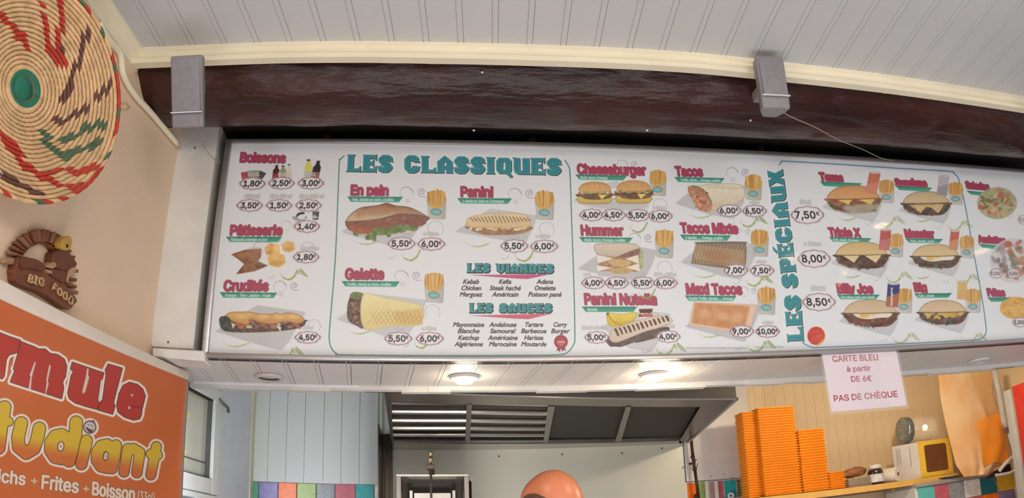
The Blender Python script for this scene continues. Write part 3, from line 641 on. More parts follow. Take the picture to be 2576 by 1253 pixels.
# --- script lists (slanting letters)
SC = [(0, 0, 1.6, (230, 228, 230), .5, 2.), (0, 0, .38, (50, 42, 46), 1.)]
def scr(txt, cx, y, wd, cap=12): pr.text(txt, (cx - wd / 2, y), (cx + wd / 2, y + .004 * wd), cap, SC, .32, face=False)
for row, y in ((('Kebab', 1184, 39), ('Kefta', 1270, 30), ('Adana', 1370, 41)), 714), ((('Chicken', 1184, 49), ('Steak haché', 1270, 77), ('Omelette', 1370, 52)), 730), ((('Merguez', 1184, 55), ('Américain', 1270, 65), ('Poisson pané', 1370, 82)), 746):
    for t, cx, wd in row: scr(t, cx, y, wd, 11)
for row, y in ((('Mayonnaise', 1178, 77), ('Andalouse', 1264, 67), ('Tartare', 1342, 46), ('Curry', 1408, 33)), 822), ((('Blanche', 1178, 53), ('Samouraï', 1264, 63), ('Barbecue', 1342, 62), ('Burger', 1409, 45)), 838), ((('Ketchup', 1178, 51), ('Américaine', 1264, 73), ('Harissa', 1342, 47)), 855), ((('Algérienne', 1178, 70), ('Marocaine', 1264, 68), ('Moutarde', 1342, 62)), 871):
    for t, cx, wd in row: scr(t, cx, y, wd, 11)
# rosette
for k in range(20):
    a = k * 2 * PI / 20; pr.ell(1411 + 15 * math.cos(a), 860 + 15 * math.sin(a), 2.6, 2.6, (150, 28, 38))
pr.poly([(1404, 872), (1411, 874), (1408, 886), (1404, 881), (1399, 884)], (140, 24, 34)); pr.poly([(1411, 874), (1419, 871), (1424, 883), (1418, 880), (1414, 885)], (140, 24, 34))
pr.ell(1411, 860, 15.5, 15.5, mott((164, 34, 44), (184, 52, 58), 8), line=(1, (120, 20, 30))); pr.text('100%', (1402, 863), (1421, 863.5), 5.5, [(0, 0, .4, (236, 200, 200), .95)]); pr.text('frais', (1407, 869), (1416, 869), 3, [(0, 0, .2, (230, 190, 190), .8)])

# --- fries cartons, ornaments
for x, y, s in ((1016, 480, 1), (1288, 483, 1), (1003, 690, 1), (1835, 430, .9), (1590, 595, .9), (698, 716, .95)): swirl(x, y, s)
swirl(716, 562, .7, .3); swirl(1560, 410, .8, .35); swirl(1850, 580, .7, .3); swirl(1866, 728, .7, .35)
for x, y, s, lf in ((1010, 638, 1, False), (1295, 640, 1, False), (1042, 862, .8, False), (706, 688, .9, True), (690, 886, 1, True), (1584, 568, .95, False), (1606, 735, .9, False), (1650, 875, 1, True), (1862, 555, .9, True), (1876, 704, .9, True), (1880, 868, .95, True), (2208, 555, .9, True), (2382, 565, .85, True), (2228, 695, .9, True), (2402, 700, .85, True), (2245, 848, .9, True), (2418, 848, .85, True), (2560, 540, .7, False)): leafy(x, y, s, .75 if x < 2000 else .5, lf)
for x, y, s in ((890, 606, 1), (1172, 612, .95), (876, 832, .9), (560, 862, 1.1), (1735, 540, .9), (1745, 690, .9), (1756, 840, .95), (2110, 548, .7), (2300, 552, .6), (2120, 692, .7), (2300, 695, .6)): arc2(x, y, s, .6)
for x, y, s in ((1095, 570, 1), (1375, 572, .95), (1088, 780, .95), (1660, 512, .9), (1672, 670, .95), (1640, 800, 1), (790, 815, .8)): ring(x, y, s)
for x, y, s in ((1098, 513, 1), (1370, 515, 1), (1092, 722, 1.03), (1655, 459, .88), (1671, 612, .97), (1895, 470, .88), (1911, 610, .92), (1928, 755, .95)): fries(x, y, s)
for x, y, s in ((2230, 480, .8), (2404, 485, .76), (2253, 616, .8), (2432, 620, .76), (2274, 755, .85), (2448, 755, .82)): fries(x, y, s, .85, (204, 196, 190))

# --- EN PAIN
Z = lambda L: z_(5.966, 850, 450, L)
paper(Z([(60, 790), (130, 750), (1300, 640), (1180, 770), (1080, 900), (1000, 985), (760, 985), (240, 850)]), .5)
pr.poly(Z([(118, 640), (300, 635), (690, 585), (950, 530), (1355, 568), (1320, 650), (1230, 710), (1000, 760), (700, 830), (480, 830), (260, 800), (150, 750)]), bread((136, 92, 74), (158, 84, 58), (96, 56, 40), 540, 585, 3, 3), 1, 1.2, True)
rr = random.Random(2)
for k in range(34):
    x = rr.uniform(190, 1290); y = 610 + (735 - 610) * rr.random() - (x - 190) * .05 + 20; q = Z([(x, y)])[0]
    pr.ell(q[0], q[1], rr.uniform(3, 8), rr.uniform(1.5, 3), rr.choice([(150, 104, 86), (176, 130, 108), (104, 66, 56), (168, 70, 48), (126, 86, 70)]), .75, 1.6, rr.uniform(-.6, .6))
pr.poly(Z([(200, 700), (330, 740), (480, 760), (500, 830), (360, 820), (240, 800), (170, 740)]), mott((178, 78, 48), (196, 110, 66), 8), .8, 2, True)
lt = [(220, 800), (300, 810), (420, 850), (500, 800), (520, 745), (640, 740), (800, 720), (930, 690), (1050, 690), (1210, 720), (1190, 770), (1130, 790), (1100, 780), (1040, 770), (1000, 800), (960, 820), (920, 800), (880, 820), (800, 830), (790, 870), (740, 880), (720, 840), (640, 850), (580, 850), (570, 930), (540, 940), (500, 905), (440, 920), (410, 905), (415, 850), (310, 830), (300, 870), (240, 850)]
pr.poly(Z(lt), mott((84, 112, 50), (136, 158, 86), 9, 4), 1, 1.3)
pr.poly(Z([(112, 635), (190, 530), (300, 450), (400, 420), (600, 395), (735, 362), (860, 400), (1050, 420), (1200, 480), (1345, 570), (1200, 542), (950, 530), (820, 555), (690, 590), (560, 615), (300, 640), (130, 645)]), bread((142, 84, 50), (208, 178, 140), (84, 50, 36), 512, 548, 1, 3.5), 1, 1.2, True)
soft(Z([(250, 520), (500, 450), (740, 430), (800, 480), (500, 530), (300, 600)]), (196, 128, 76), 12, .55)
# --- PANINI
Z = lambda L: z_(2.3645, 840, 370, L)
paper(Z([(725, 500), (930, 368), (1205, 408), (1175, 490), (1140, 560), (1070, 560)]), .6)
pr.poly(Z([(800, 470), (1160, 470), (1150, 505), (1060, 522), (900, 522), (815, 495)]), mott((150, 104, 66), (190, 140, 96), 6), 1, 1.2, True)
for k in range(18):
    x = 815 + k * 19; q = Z([(x, 485 + 6 * math.sin(k))])[0]; pr.ell(q[0], q[1], 6, 3, rr.choice([(236, 224, 190), (120, 74, 46), (224, 206, 160), (176, 100, 60), (240, 232, 208)]), .9, 1.5, rr.uniform(-.5, .5))
pr.poly(Z([(785, 450), (800, 420), (880, 398), (1000, 392), (1120, 396), (1165, 425), (1170, 460), (1140, 478), (960, 482), (830, 480), (790, 470)]), bread((232, 206, 158), (222, 190, 134), (206, 166, 108), 535, 572, 2), 1, 1.2, True)
for k in range(17): a, c = Z([(812 + k * 21, 408 + abs(k - 8) * 2), (832 + k * 21, 452 - abs(k - 8) * 1.5)]); pr.line([a, c], 2.2, (104, 74, 52), .8)
# --- GALETTE
paper(Z([(20, 1022), (110, 960), (245, 878), (545, 910), (520, 1000), (440, 1110), (330, 1130), (180, 1080)]), .55)
pr.poly(Z([(85, 920), (110, 870), (165, 870), (180, 900), (178, 1070), (130, 1060), (85, 1030), (78, 970)]), mott((70, 48, 40), (128, 96, 78), 6, 3), 1, 1.2, True)
pr.poly(Z([(95, 880), (120, 862), (168, 868), (175, 890), (140, 905), (105, 900)]), mott((96, 110, 56), (140, 146, 80), 5), 1, 1.2, True)
for k in range(10): q = Z([(rr.uniform(90, 165), rr.uniform(915, 1050))])[0]; pr.ell(q[0], q[1], 5, 3, rr.choice([(60, 38, 32), (150, 110, 90), (176, 120, 100)]), .8, 1.5, rr.uniform(-1, 1))
pr.poly(Z([(172, 880), (300, 895), (500, 935), (530, 965), (525, 1040), (500, 1062), (350, 1068), (178, 1078)]), bread((240, 226, 158), (226, 204, 128), (214, 190, 116), 745, 815, 5), 1, 1.2, True)
for k in range(12):
    a, c = Z([(200 + k * 27, 1052), (270 + k * 24, 950 + k * 5)]); pr.line([a, c], 1.9, (186, 140, 66), .35 + .05 * k)
    a, c = Z([(215 + k * 26, 985 - k * 1), (262 + k * 24, 1056)]); pr.line([a, c], 1.9, (190, 146, 72), .35 + .05 * k)
soft(Z([(360, 990), (520, 960), (520, 1040), (400, 1055)]), (214, 160, 74), 10, .45)
# --- DRINKS
Z = lambda L: z_(4.82, 560, 380, L)
for pts, c in (([(222, 262), (300, 248), (320, 345), (236, 350)], (176, 56, 62)), ([(300, 240), (372, 234), (380, 340), (320, 345)], (136, 136, 140)), ([(372, 234), (460, 238), (440, 340), (380, 342)], (130, 138, 98)), ([(450, 236), (530, 270), (480, 342), (430, 330)], (54, 58, 66))): pr.poly(Z(pts), mott(c, tuple(min(255, v + 30) for v in c), 6), 1, 1.2)
def bottle(x, y0, y1, w, c, c2, lean=0):
    q = lambda L: Z([(x + a * w + (b - .5) * -lean, y0 + b * (y1 - y0)) for a, b in L])
    pr.poly(q([(-.2, .06), (.2, .06), (.25, .2), (.5, .35), (.5, 1), (-.5, 1), (-.5, .35), (-.25, .2)]), c, 1, 1.2); pr.poly(q([(-.5, .6), (.5, .6), (.5, 1), (-.5, 1)]), c2, .9, 1.2); pr.poly(q([(-.24, 0), (.24, 0), (.24, .08), (-.24, .08)]), (60, 56, 58), 1, 1)
bottle(648, 170, 345, 76, (70, 28, 34), (160, 52, 56), 20); bottle(733, 176, 345, 76, (160, 150, 96), (196, 150, 110)); bottle(806, 160, 340, 62, (216, 216, 186), (214, 196, 180)); bottle(1042, 102, 345, 92, (226, 216, 92), (190, 192, 184)); bottle(1138, 118, 345, 94, (40, 34, 40), (170, 96, 96), 50)
for t, x0, x1 in (('33 CL', 310, 445), ('50 CL', 670, 770), ('150 CL', 985, 1130)):
    a, c = Z([(x0, 300), (x1, 300)]); pr.text(t, a, c, 7.5, [(0, 0, 1., (150, 146, 146), .7), (0, 0, .2, (232, 230, 226), 1)])
for t, x0, x1 in (('300 ml', 262, 440), ('Eau 50 cl', 572, 826), ('Eau 150 cl', 930, 1215)):
    a, c = Z([(x0, 568), (x1, 568)]); grey_txt(t, a[0], c[0], a[1], 9)
pr.poly(Z([(842, 800), (900, 790), (1020, 790), (1000, 835), (930, 850), (870, 840)]), mott((176, 176, 176), (150, 150, 150), 8), 1, 1.2, True); pr.ell(*Z([(955, 790)])[0], 10, 8, (226, 226, 226)); pr.poly(Z([(895, 775), (930, 745), (990, 742), (985, 765), (940, 772), (900, 800)]), (46, 44, 46), 1, 1.2, True)
pr.poly(Z([(1090, 732), (1172, 732), (1158, 835), (1092, 832)]), mott((52, 52, 54), (100, 100, 100), 8), 1, 1.2); pr.poly(Z([(1095, 790), (1120, 770), (1140, 800), (1155, 780), (1148, 815), (1095, 818)]), (206, 206, 206), .9, 1)
# --- PASTRIES
Z = lambda L: z_(3.917, 540, 580, L)
pr.poly(Z([(160, 235), (300, 190), (460, 180), (455, 260), (400, 340), (520, 350), (400, 400), (210, 432), (290, 330), (220, 275)]), mott((120, 66, 34), (166, 104, 62), 12, 2), 1, 1.4); soft(Z([(310, 200), (460, 182), (430, 300), (390, 330)]), (176, 130, 100), 10, .6); soft(Z([(200, 240), (300, 215), (330, 240), (260, 270)]), (196, 120, 66), 6, .6)
pr.poly(Z([(430, 305), (525, 345), (420, 372), (390, 340)]), (110, 62, 34), .8, 2)
for x, y, r in ((570, 190, 82), (610, 290, 92), (725, 160, 70)):
    pts = Z([(x + r * math.cos(k * 1.047 + .3) * 1.05, y + r * .85 * math.sin(k * 1.047 + .3)) for k in range(6)]); pr.poly(pts, mott((232, 172, 78), (240, 196, 112), 10, int(r)), 1, 2.2); q = Z([(x, y + r * .35)])[0]; pr.ell(q[0], q[1], r * .18, r * .08, (204, 134, 50), .5, 5)
pr.line(Z([(380, 190), (395, 135), (450, 110), (540, 120), (560, 140)]), 1.5, (130, 110, 110), .6, True)
ring(775, 622, .9, .5); grey_txt('La pièce', 756, 800, 628, 8)
# --- CRUDITES sandwich
paper(Z([(15, 990), (60, 960), (420, 738), (890, 805), (820, 920), (730, 1080), (650, 1175), (350, 1095), (90, 1010)]), .7)
pr.poly(Z([(45, 900), (60, 850), (150, 850), (400, 880), (880, 880), (900, 900), (860, 950), (700, 985), (400, 1005), (150, 1000), (70, 970)]), mott((58, 48, 40), (110, 82, 60), 9, 6), 1, 1.3, True)
for k in range(26):
    x = 150 + k * 27; q = Z([(x, 925 + 30 * math.sin(k * 2.1))])[0]; pr.ell(q[0], q[1], rr.uniform(5, 9), rr.uniform(3, 5), rr.choice([(42, 34, 34), (230, 214, 180), (196, 110, 64), (110, 116, 84), (60, 44, 40), (176, 90, 56)]), .85, 1.6, rr.uniform(-.8, .8))
pr.poly(Z([(90, 850), (150, 805), (260, 800), (330, 798), (420, 815), (560, 822), (600, 808), (650, 822), (720, 808), (830, 830), (885, 880), (830, 920), (700, 900), (560, 925), (420, 900), (350, 870), (330, 930), (200, 905), (120, 870)]), bread((226, 180, 92), (208, 140, 72), (164, 96, 44), 785, 812, 7), 1, 1.3, True)
for x, y in ((480, 850), (640, 850), (780, 850), (260, 850)): q = Z([(x, y)])[0]; pr.ell(q[0], q[1], 12, 5, (240, 204, 120), .6, 6)
pr.poly(Z([(45, 900), (70, 850), (130, 850), (165, 900), (150, 990), (80, 975)]), mott((52, 56, 50), (92, 94, 84), 7), 1, 1.5, True)
pr.poly(Z([(160, 900), (205, 930), (180, 965)]), (226, 210, 180), 1, 1); pr.poly(Z([(600, 935), (655, 950), (650, 995)]), (236, 222, 192), 1, 1)
grey_txt('Seul', 762, 786, 828, 8, .2, .5)
# --- CHEESEBURGERS
Z = lambda L: z_(3.686, 1440, 400, L)
paper(Z([(300, 230), (420, 205), (430, 260), (340, 260)]), .4); soft(Z([(30, 400), (120, 370), (660, 400), (640, 470), (300, 470)]), (176, 174, 180), 8, .6)
def burger(x, y, s, dbl):
    q = lambda L: [(x + a * s, y + b * s) for a, b in L]
    pr.poly(q([(-40, 10), (40, 10), (42, 18), (30, 25), (-30, 25), (-42, 18)]), bread((226, 196, 96), (206, 168, 74), (170, 130, 56), y + 10, y + 25), 1, 1.2, True)
    pr.poly(q([(-42, 0), (40, -2), (42, 8), (20, 14), (-20, 14), (-42, 8)]), mott((96, 66, 44), (140, 106, 62), 6), 1, 1.2, True)
    if dbl: pr.poly(q([(-38, -6), (38, -8), (42, 2), (0, 6), (-40, 2)]), mott((86, 56, 40), (120, 82, 56), 6), 1, 1.2, True)
    for k in range(13): pr.ell(x + (-38 + k * 6.4) * s, y + (-3 + 2 * math.sin(k * 1.9)) * s, 4 * s, 2.4 * s, rr.choice([(150, 164, 82), (206, 196, 150), (176, 190, 110), (200, 90, 60)]), .9, 1.3)
    pr.poly(q([(8, 2), (30, 2), (18, 14)]), (240, 214, 110), 1, 1.1); pr.poly(q([(-40, 5), (-26, 12), (-10, 14), (-40, 12)]), (226, 198, 92), 1, 1.2)
    pr.poly(q([(-40, -8), (-38, -18), (-26, -27), (0, -31), (26, -27), (38, -18), (40, -8), (20, -4), (-20, -4)]), bread((214, 150, 84), (228, 176, 100), (186, 124, 62), y - 28, y - 5, 3), 1, 1.2, True)
    for k in range(16): pr.ell(x + rr.uniform(-26, 26) * s, y + rr.uniform(-27, -17) * s, 1.2, .8, (240, 214, 168), .8, 1)
burger(1496, 488, 1., False); burger(1594, 486, 1.05, True)
# --- HUMMER
paper(Z([(55, 1015), (220, 900), (640, 820), (775, 850), (740, 960), (690, 1060), (640, 1120), (480, 1110), (250, 1060)]), .75)
pr.poly(Z([(600, 820), (650, 850), (655, 960), (640, 1020), (600, 1000)]), mott((150, 166, 104), (196, 206, 160), 6), 1, 1.2, True)
pr.poly(Z([(225, 890), (620, 850), (625, 1045), (240, 1040)]), mott((150, 96, 76), (206, 150, 110), 9, 2), 1, 1.2)
pr.poly(Z([(330, 950), (420, 930), (540, 950), (520, 990), (400, 1000)]), mott((222, 150, 90), (196, 196, 120), 7), 1, 1.5, True); pr.poly(Z([(340, 1020), (540, 1010), (520, 1060), (380, 1060)]), mott((206, 150, 90), (190, 190, 110), 6), 1, 1.5, True)
pr.poly(Z([(220, 880), (380, 925), (235, 970)]), (232, 224, 214)); pr.poly(Z([(490, 925), (610, 890), (620, 975)]), (236, 226, 208)); pr.poly(Z([(225, 985), (370, 1010), (235, 1042)]), (236, 230, 220)); pr.poly(Z([(490, 1005), (618, 970), (625, 1045)]), (238, 226, 206))
pr.poly(Z([(215, 870), (200, 800), (300, 780), (560, 785), (620, 820), (610, 850), (520, 890), (420, 915), (340, 905), (250, 895)]), bread((222, 204, 184), (206, 184, 166), (170, 140, 124), 612, 640, 2), 1, 1.3, True); pr.poly(Z([(400, 915), (610, 830), (600, 880), (500, 910)]), mott((130, 84, 74), (156, 110, 96), 6), 1, 1.5, True)
for t, x0, x1, y, c in (('N°1', 1468, 1486, 694, 6), ('+ frites', 1504, 1530, 694, 6), ('N°2', 1604, 1622, 694, 6), ('N°2 + frites', 1646, 1700, 694, 8), ('+ frites', 1642, 1672, 526, 7), ('Seul', 1024 - 12, 1034, 592 + 0, 7), ('+ Frites', 1064, 1102, 592, 8), ('Seul', 1283, 1305, 598, 7), ('+ Frites', 1347, 1382, 598, 8), ('Seul', 993, 1015, 830, 7), ('+ Frites', 1060, 1096, 830, 8), ('Seul', 1838, 1858, 661, 6), ('+ frites', 1902, 1926, 661, 6), ('Seul', 1852, 1874, 812, 6), ('+ frites', 1918, 1944, 814, 6), ('+ frites', 1886, 1908, 512, 6), ('Nutella Banane', 1464, 1530, 828, 8), ('Nutella', 1660, 1696, 824, 8), ('Seul', 2012, 2040, 513, 11), ('+ Frites', 2022, 2064, 618, 10), ('Menu', 2040, 2074, 730, 12)): grey_txt(t, x0, x1, y, c, .15, .65)
# --- PANINI NUTELLA
Z = lambda L: z_(4.86, 1450, 730, L)
paper(Z([(300, 440), (800, 250), (1140, 290), (1050, 560), (910, 745), (640, 700)]), .55)
for pts in ([(365, 290), (400, 275), (420, 330), (500, 385), (640, 390), (720, 360), (640, 440), (540, 440), (430, 450), (380, 400)], [(375, 280), (400, 275), (560, 290), (720, 270), (730, 330), (640, 390), (500, 400), (410, 360)]):
    pr.poly(Z(pts), bread((240, 214, 70), (222, 186, 40), (196, 156, 30), 788, 812, 3), 1, 1.2, True)
pr.line(Z([(395, 310), (470, 400), (560, 425), (640, 410)]), 1.2, (110, 86, 30), .8, True); pr.ell(*Z([(382, 290)])[0], 3.2, 3.4, (110, 84, 50))
pr.poly(Z([(760, 230), (935, 225), (945, 260), (925, 285), (935, 380), (770, 380), (775, 285), (752, 262)]), (226, 218, 214), 1, 1.1); pr.poly(Z([(762, 232), (935, 228), (920, 280), (775, 282)]), (84, 44, 34), 1, 1.1); pr.poly(Z([(770, 185), (930, 185), (935, 225), (764, 228)]), (226, 222, 224), 1, 1.1)
a, c = Z([(768, 325), (928, 322)]); pr.text('nutella', a, c, 8, [(0, 0, .6, (186, 48, 50), 1)]); a, c = Z([(768, 325), (796, 325)]); pr.text('n', a, c, 5.2, [(0, 0, .7, (40, 30, 34), 1)])
pr.poly(Z([(400, 560), (1030, 455), (1140, 480), (1050, 560), (760, 640), (700, 640), (560, 690), (480, 690), (400, 680)]), mott((62, 44, 42), (98, 76, 68), 8), 1, 1.3, True)
pr.poly(Z([(400, 560), (420, 500), (560, 430), (900, 330), (1080, 315), (1160, 345), (1170, 390), (1020, 460), (840, 510), (640, 590), (500, 640), (420, 625)]), bread((226, 206, 184), (210, 186, 162), (176, 146, 124), 800, 850, 9), 1, 1.3, True)
for k in range(13):
    a, c = Z([(475 + k * 52, 480 - k * 13), (510 + k * 51, 550 - k * 15)]); pr.line([a, (a[0] + 3, a[1] + 5), c], 4.2 if k % 3 else 5.5, (74, 42, 26), .95, True); pr.line([(a[0] + 3, a[1]), (a[0] + 7, a[1] + 9)], 2, (110, 68, 40), .8)
# --- TACOS
Z = lambda L: z_(2.456, 1430, 390, L)
paper(Z([(663, 298), (750, 225), (1090, 190), (1080, 290), (1015, 390), (860, 360)]), .7)
pr.poly(Z([(760, 200), (900, 178), (1040, 178), (1085, 205), (1088, 260), (1040, 300), (900, 345), (860, 350), (830, 240)]), bread((232, 222, 196), (214, 196, 160), (190, 168, 130), 475, 520, 2), 1, 1.3, True)
for k in range(5): a, c = Z([(860 + k * 40, 205 + k * 2), (930 + k * 36, 190 + k * 3)]); pr.line([a, c], 1.6, (184, 160, 116), .7)
pr.poly(Z([(742, 195), (790, 190), (850, 230), (885, 290), (885, 330), (860, 350), (810, 340), (770, 290), (740, 230)]), mott((176, 96, 66), (220, 150, 116), 7, 8), 1, 1.3, True)
pr.line(Z([(765, 195), (830, 215), (880, 290)]), 5, (126, 140, 84), .9, True)
for k in range(18): q = Z([(rr.uniform(760, 870), rr.uniform(215, 330))])[0]; pr.ell(q[0], q[1], 4, 3, rr.choice([(150, 66, 44), (226, 170, 140), (190, 120, 80), (150, 140, 80)]), .8, 1.2)
# --- TACOS MIXTE
paper(Z([(695, 660), (770, 600), (1145, 545), (1150, 620), (1110, 700), (1060, 765), (950, 745)]), .7)
pr.poly(Z([(785, 555), (800, 538), (1080, 536), (1098, 555), (1096, 660), (1080, 690), (1000, 702), (775, 672), (762, 655)]), bread((128, 110, 90), (150, 118, 84), (104, 92, 80), 610, 670, 4, 8), 1, 1.3, True)
for k in range(15):
    a, c = Z([(790 + k * 22, 552), (770 + k * 19, 676)]); pr.line([a, c], 2.6, (206, 168, 118), .55)
    a, c = Z([(778, 556 + k * 9), (1088, 596 + k * 9)])
    if k < 10: pr.line([a, c], 2.2, (214, 172, 116), .6)
soft(Z([(830, 600), (940, 590), (1000, 640), (900, 660)]), (170, 96, 50), 14, .45)
# --- MAXI TACOS
Z = lambda L: z_(4.86, 1450, 730, L)
paper(Z([(1335, 440), (1390, 400), (2200, 180), (2250, 200), (2150, 450), (2050, 620), (1900, 590)]), .8)
pr.poly(Z([(1430, 140), (2190, 175), (2200, 190), (2120, 540), (2080, 545), (1370, 430), (1375, 400)]), bread((232, 200, 170), (226, 190, 160), (206, 170, 140), 760, 830, 2), 1, 1.3)
pr.poly(Z([(1450, 155), (2120, 195), (2050, 500), (1410, 405)]), mott((206, 130, 70), (226, 156, 98), 12, 4), .95, 4)
for x, y in ((1570, 290), (1790, 320), (1960, 330)): q = Z([(x, y)])[0]; pr.ell(q[0], q[1], 15, 11, (236, 178, 128), .7, 8)
for k in range(22): a, c = Z([(1440 + k * 30, 160 + k * 2), (1410 + k * 29.5, 402 + k * 4.6)]); pr.line([a, c], .8, (180, 108, 56), .45)
for k in range(13): a, c = Z([(1448 - k * 3, 165 + k * 19), (2115 - k * 5, 205 + k * 24)]); pr.line([a, c], .8, (180, 108, 56), .45)
pr.text('Photos non contractuelles. Offres non cumulables. Prix TTC service compris.', (1726, 877), (1880, 877), 3.2, [(0, 0, .2, (130, 122, 120), .8)]); pr.text('RCS Strasbourg en vigueur', (1902, 875), (1972, 874), 3.2, [(0, 0, .2, (130, 122, 120), .8)])
# --- SPECIALS
def special(x, y, s, top, fill, lower=(74, 52, 40)):
    q = lambda L: [(x + a * s, y + b * s) for a, b in L]
    paper(q([(-78, 22), (-60, 8), (64, -6), (70, 10), (60, 40), (48, 58), (10, 48)]), .5)
    pr.poly(q([(-66, 0), (64, 0), (68, 8), (58, 26), (36, 36), (-20, 34), (-50, 24), (-64, 10)]), mott(lower, tuple(min(255, v + 44) for v in lower), 9, int(x)), 1, 1.5, True)
    for k in range(22): a_ = PI * (.06 + .88 * k / 21); pr.ell(x + 62 * math.cos(a_) * s, y + (6 + 27 * math.sin(a_)) * s, rr.uniform(4, 9) * s, rr.uniform(3, 5) * s, rr.choice([(86, 96, 60), (78, 50, 42), (126, 60, 48), (104, 112, 74), (70, 54, 46)]), .8, 2, rr.uniform(-1, 1))
    for k in range(14): pr.ell(x + rr.uniform(-50, 54) * s, y + rr.uniform(12, 32) * s, rr.uniform(5, 10) * s, 4 * s, rr.choice([(120, 40, 34), (80, 92, 56), (66, 46, 40), (104, 70, 54), (130, 56, 44)]), .55, 3)
    if fill == 'cheese':
        for dx in (-28, 28): pr.poly(q([(dx - 26, 0), (dx + 24, 0), (dx + 8, 22)]), (232, 208, 150), 1, 1.3)
    if fill == 'yellow':
        for dx in (-22, 34): pr.poly(q([(dx - 26, 1), (dx + 22, -1), (dx + 10, 16)]), (240, 200, 84), 1, 1.3)
    if fill == 'egg':
        pr.poly(q([(-44, 2), (-20, -2), (20, -2), (52, 2), (46, 12), (20, 14), (-10, 17), (-34, 12)]), (236, 224, 206), 1, 1.5, True); pr.ell(x - 16 * s, y + 8 * s, 12 * s, 6 * s, (236, 184, 66), .9, 3); pr.ell(x + 4 * s, y + 5 * s, 10 * s, 4 * s, (236, 190, 80), .7, 3)
    if fill == 'chips':
        for k in range(16): pr.ell(x + (-46 + k * 6.5) * s, y + rr.uniform(0, 16) * s, 9 * s, 5 * s, rr.choice([(214, 172, 60), (196, 150, 50), (226, 190, 90)]), .9, 1.6, rr.uniform(-1, 1))
    if fill == 'big': 
        pr.poly(q([(-50, 6), (50, 4), (44, 18), (34, 30), (14, 14), (0, 12), (-16, 30), (-34, 16)]), mott((206, 172, 110), (226, 196, 130), 7), 1, 1.4)
        for k in range(9): pr.ell(x + (-36 + k * 9) * s, y + rr.uniform(2, 10) * s, 6 * s, 3 * s, (196, 156, 84), .7, 1.5)
    pr.poly(q([(-66, 2), (-60, -14), (-38, -28), (0, -33), (36, -28), (58, -14), (64, 0), (40, 2), (0, 3), (-40, 3)]), bread(top, tuple(min(255, int(v * 1.08)) for v in top), tuple(int(v * .72) for v in top), y - 30 * s, y, int(y), 5), 1, 1.4, True)
    pr.line(q([(-64, 2), (-30, 3), (20, 2), (62, 0)]), 1.4, (84, 56, 42), .8, True)
special(2147, 499, 1., (214, 150, 92), 'yellow', (136, 72, 46)); soft([(2120, 520), (2200, 512), (2210, 524), (2150, 540)], (190, 186, 160), 8, .7)
special(2330, 510, .88, (204, 176, 130), 'big', (70, 56, 44)); special(2168, 640, .98, (212, 178, 118), 'cheese', (70, 44, 34)); special(2354, 643, .88, (212, 184, 130), 'egg', (74, 56, 48))
special(2190, 786, 1.0, (206, 178, 140), 'egg', (110, 56, 46)); special(2372, 784, .9, (208, 178, 138), 'chips', (86, 66, 56))
def can(x, y, w, h, c1, c2, ang=0, txt=None):
    q = lambda L: [(x + a * w + b * h * math.sin(-ang), y + b * h + a * w * math.sin(ang)) for a, b in L]
    pr.poly(q([(-.5, -.46), (.5, -.46), (.5, .48), (-.5, .48)]), c1, .92, 1.5); pr.poly(q([(-.5, .1), (.5, -.1), (.5, .48), (-.5, .48)]), c2, .85, 3); pr.ell(*q([(0, -.46)])[0], w * .47, h * .06, (200, 196, 196))
    if txt: a, c = q([(-.15, .45), (.1, -.40)]); pr.text(txt, a, c, 8, [(0, 0, .3, (232, 232, 232), .95)])
can(2196, 460, 28, 56, (214, 96, 66), (226, 140, 110), .2); can(2372, 467, 26, 52, (186, 180, 182), (150, 146, 150), .12); can(2226, 603, 26, 54, (196, 64, 66), (206, 120, 116), .1); can(2400, 604, 22, 50, (206, 84, 60), (222, 150, 110), .1); can(2246, 742, 30, 62, (36, 44, 110), (206, 110, 60), .08, None); can(2420, 730, 24, 48, (222, 184, 84), (226, 170, 100), .05)
a = (2241, 770); c = (2238, 722); 
L_ = outline('Orangina'); al = np.concatenate(L_); x0, x1 = al[:, 0].min(), al[:, 0].max()
pr.loops([np.array([(2245 - (p[1] / .7) * 7, 770 - (p[0] - x0) / (x1 - x0) * 46) for p in l]) for l in L_], [(0, 0, .4, (236, 236, 240), 1)])
# red ball stamp, salad, plate and fries at the far end
pr.ell(2053, 845, 22, 23, mott((206, 34, 30), (226, 70, 50), 16), line=(1.2, (236, 150, 60))); pr.line([(2040, 838), (2055, 833), (2072, 836)], 2, (236, 96, 60), .7, True); pr.line([(2040, 852), (2056, 848), (2070, 842)], 1.6, (240, 110, 60), .7, True); pr.poly([(2052, 868), (2062, 862), (2074, 848), (2068, 862), (2058, 870)], (236, 180, 60), .9, 1.5)
pr.ell(2508, 511, 50, 40, mott((150, 150, 96), (196, 190, 150), 8, 3), .95, 3)
for k in range(46):
    a_ = rr.uniform(0, 2 * PI); d = rr.random() ** .5; pr.ell(2508 + 42 * d * math.cos(a_), 511 + 32 * d * math.sin(a_), rr.uniform(5, 11), rr.uniform(3, 6), rr.choice([(206, 130, 110), (196, 90, 72), (170, 176, 110), (226, 200, 150), (110, 130, 70), (222, 176, 120), (120, 90, 70)]), .8, 1.8, rr.uniform(0, 3))
pr.ell(2548, 656, 58, 56, (206, 204, 208), .8, 3)
for k in range(46):
    a_ = rr.uniform(0, 2 * PI); d = rr.random() ** .5; x = 2552 + 54 * d * math.cos(a_); y = 650 + 50 * d * math.sin(a_); c = (rr.choice([(196, 90, 60), (186, 120, 80), (110, 120, 76)]) if x > 2530 else rr.choice([(150, 130, 140), (120, 90, 90), (170, 150, 156)])); pr.ell(x, y, rr.uniform(6, 12), rr.uniform(4, 8), c, .7, 2.5, rr.uniform(0, 3))
pr.ell(2555, 775, 40, 28, mott((214, 150, 50), (236, 180, 80), 8), .95, 3)
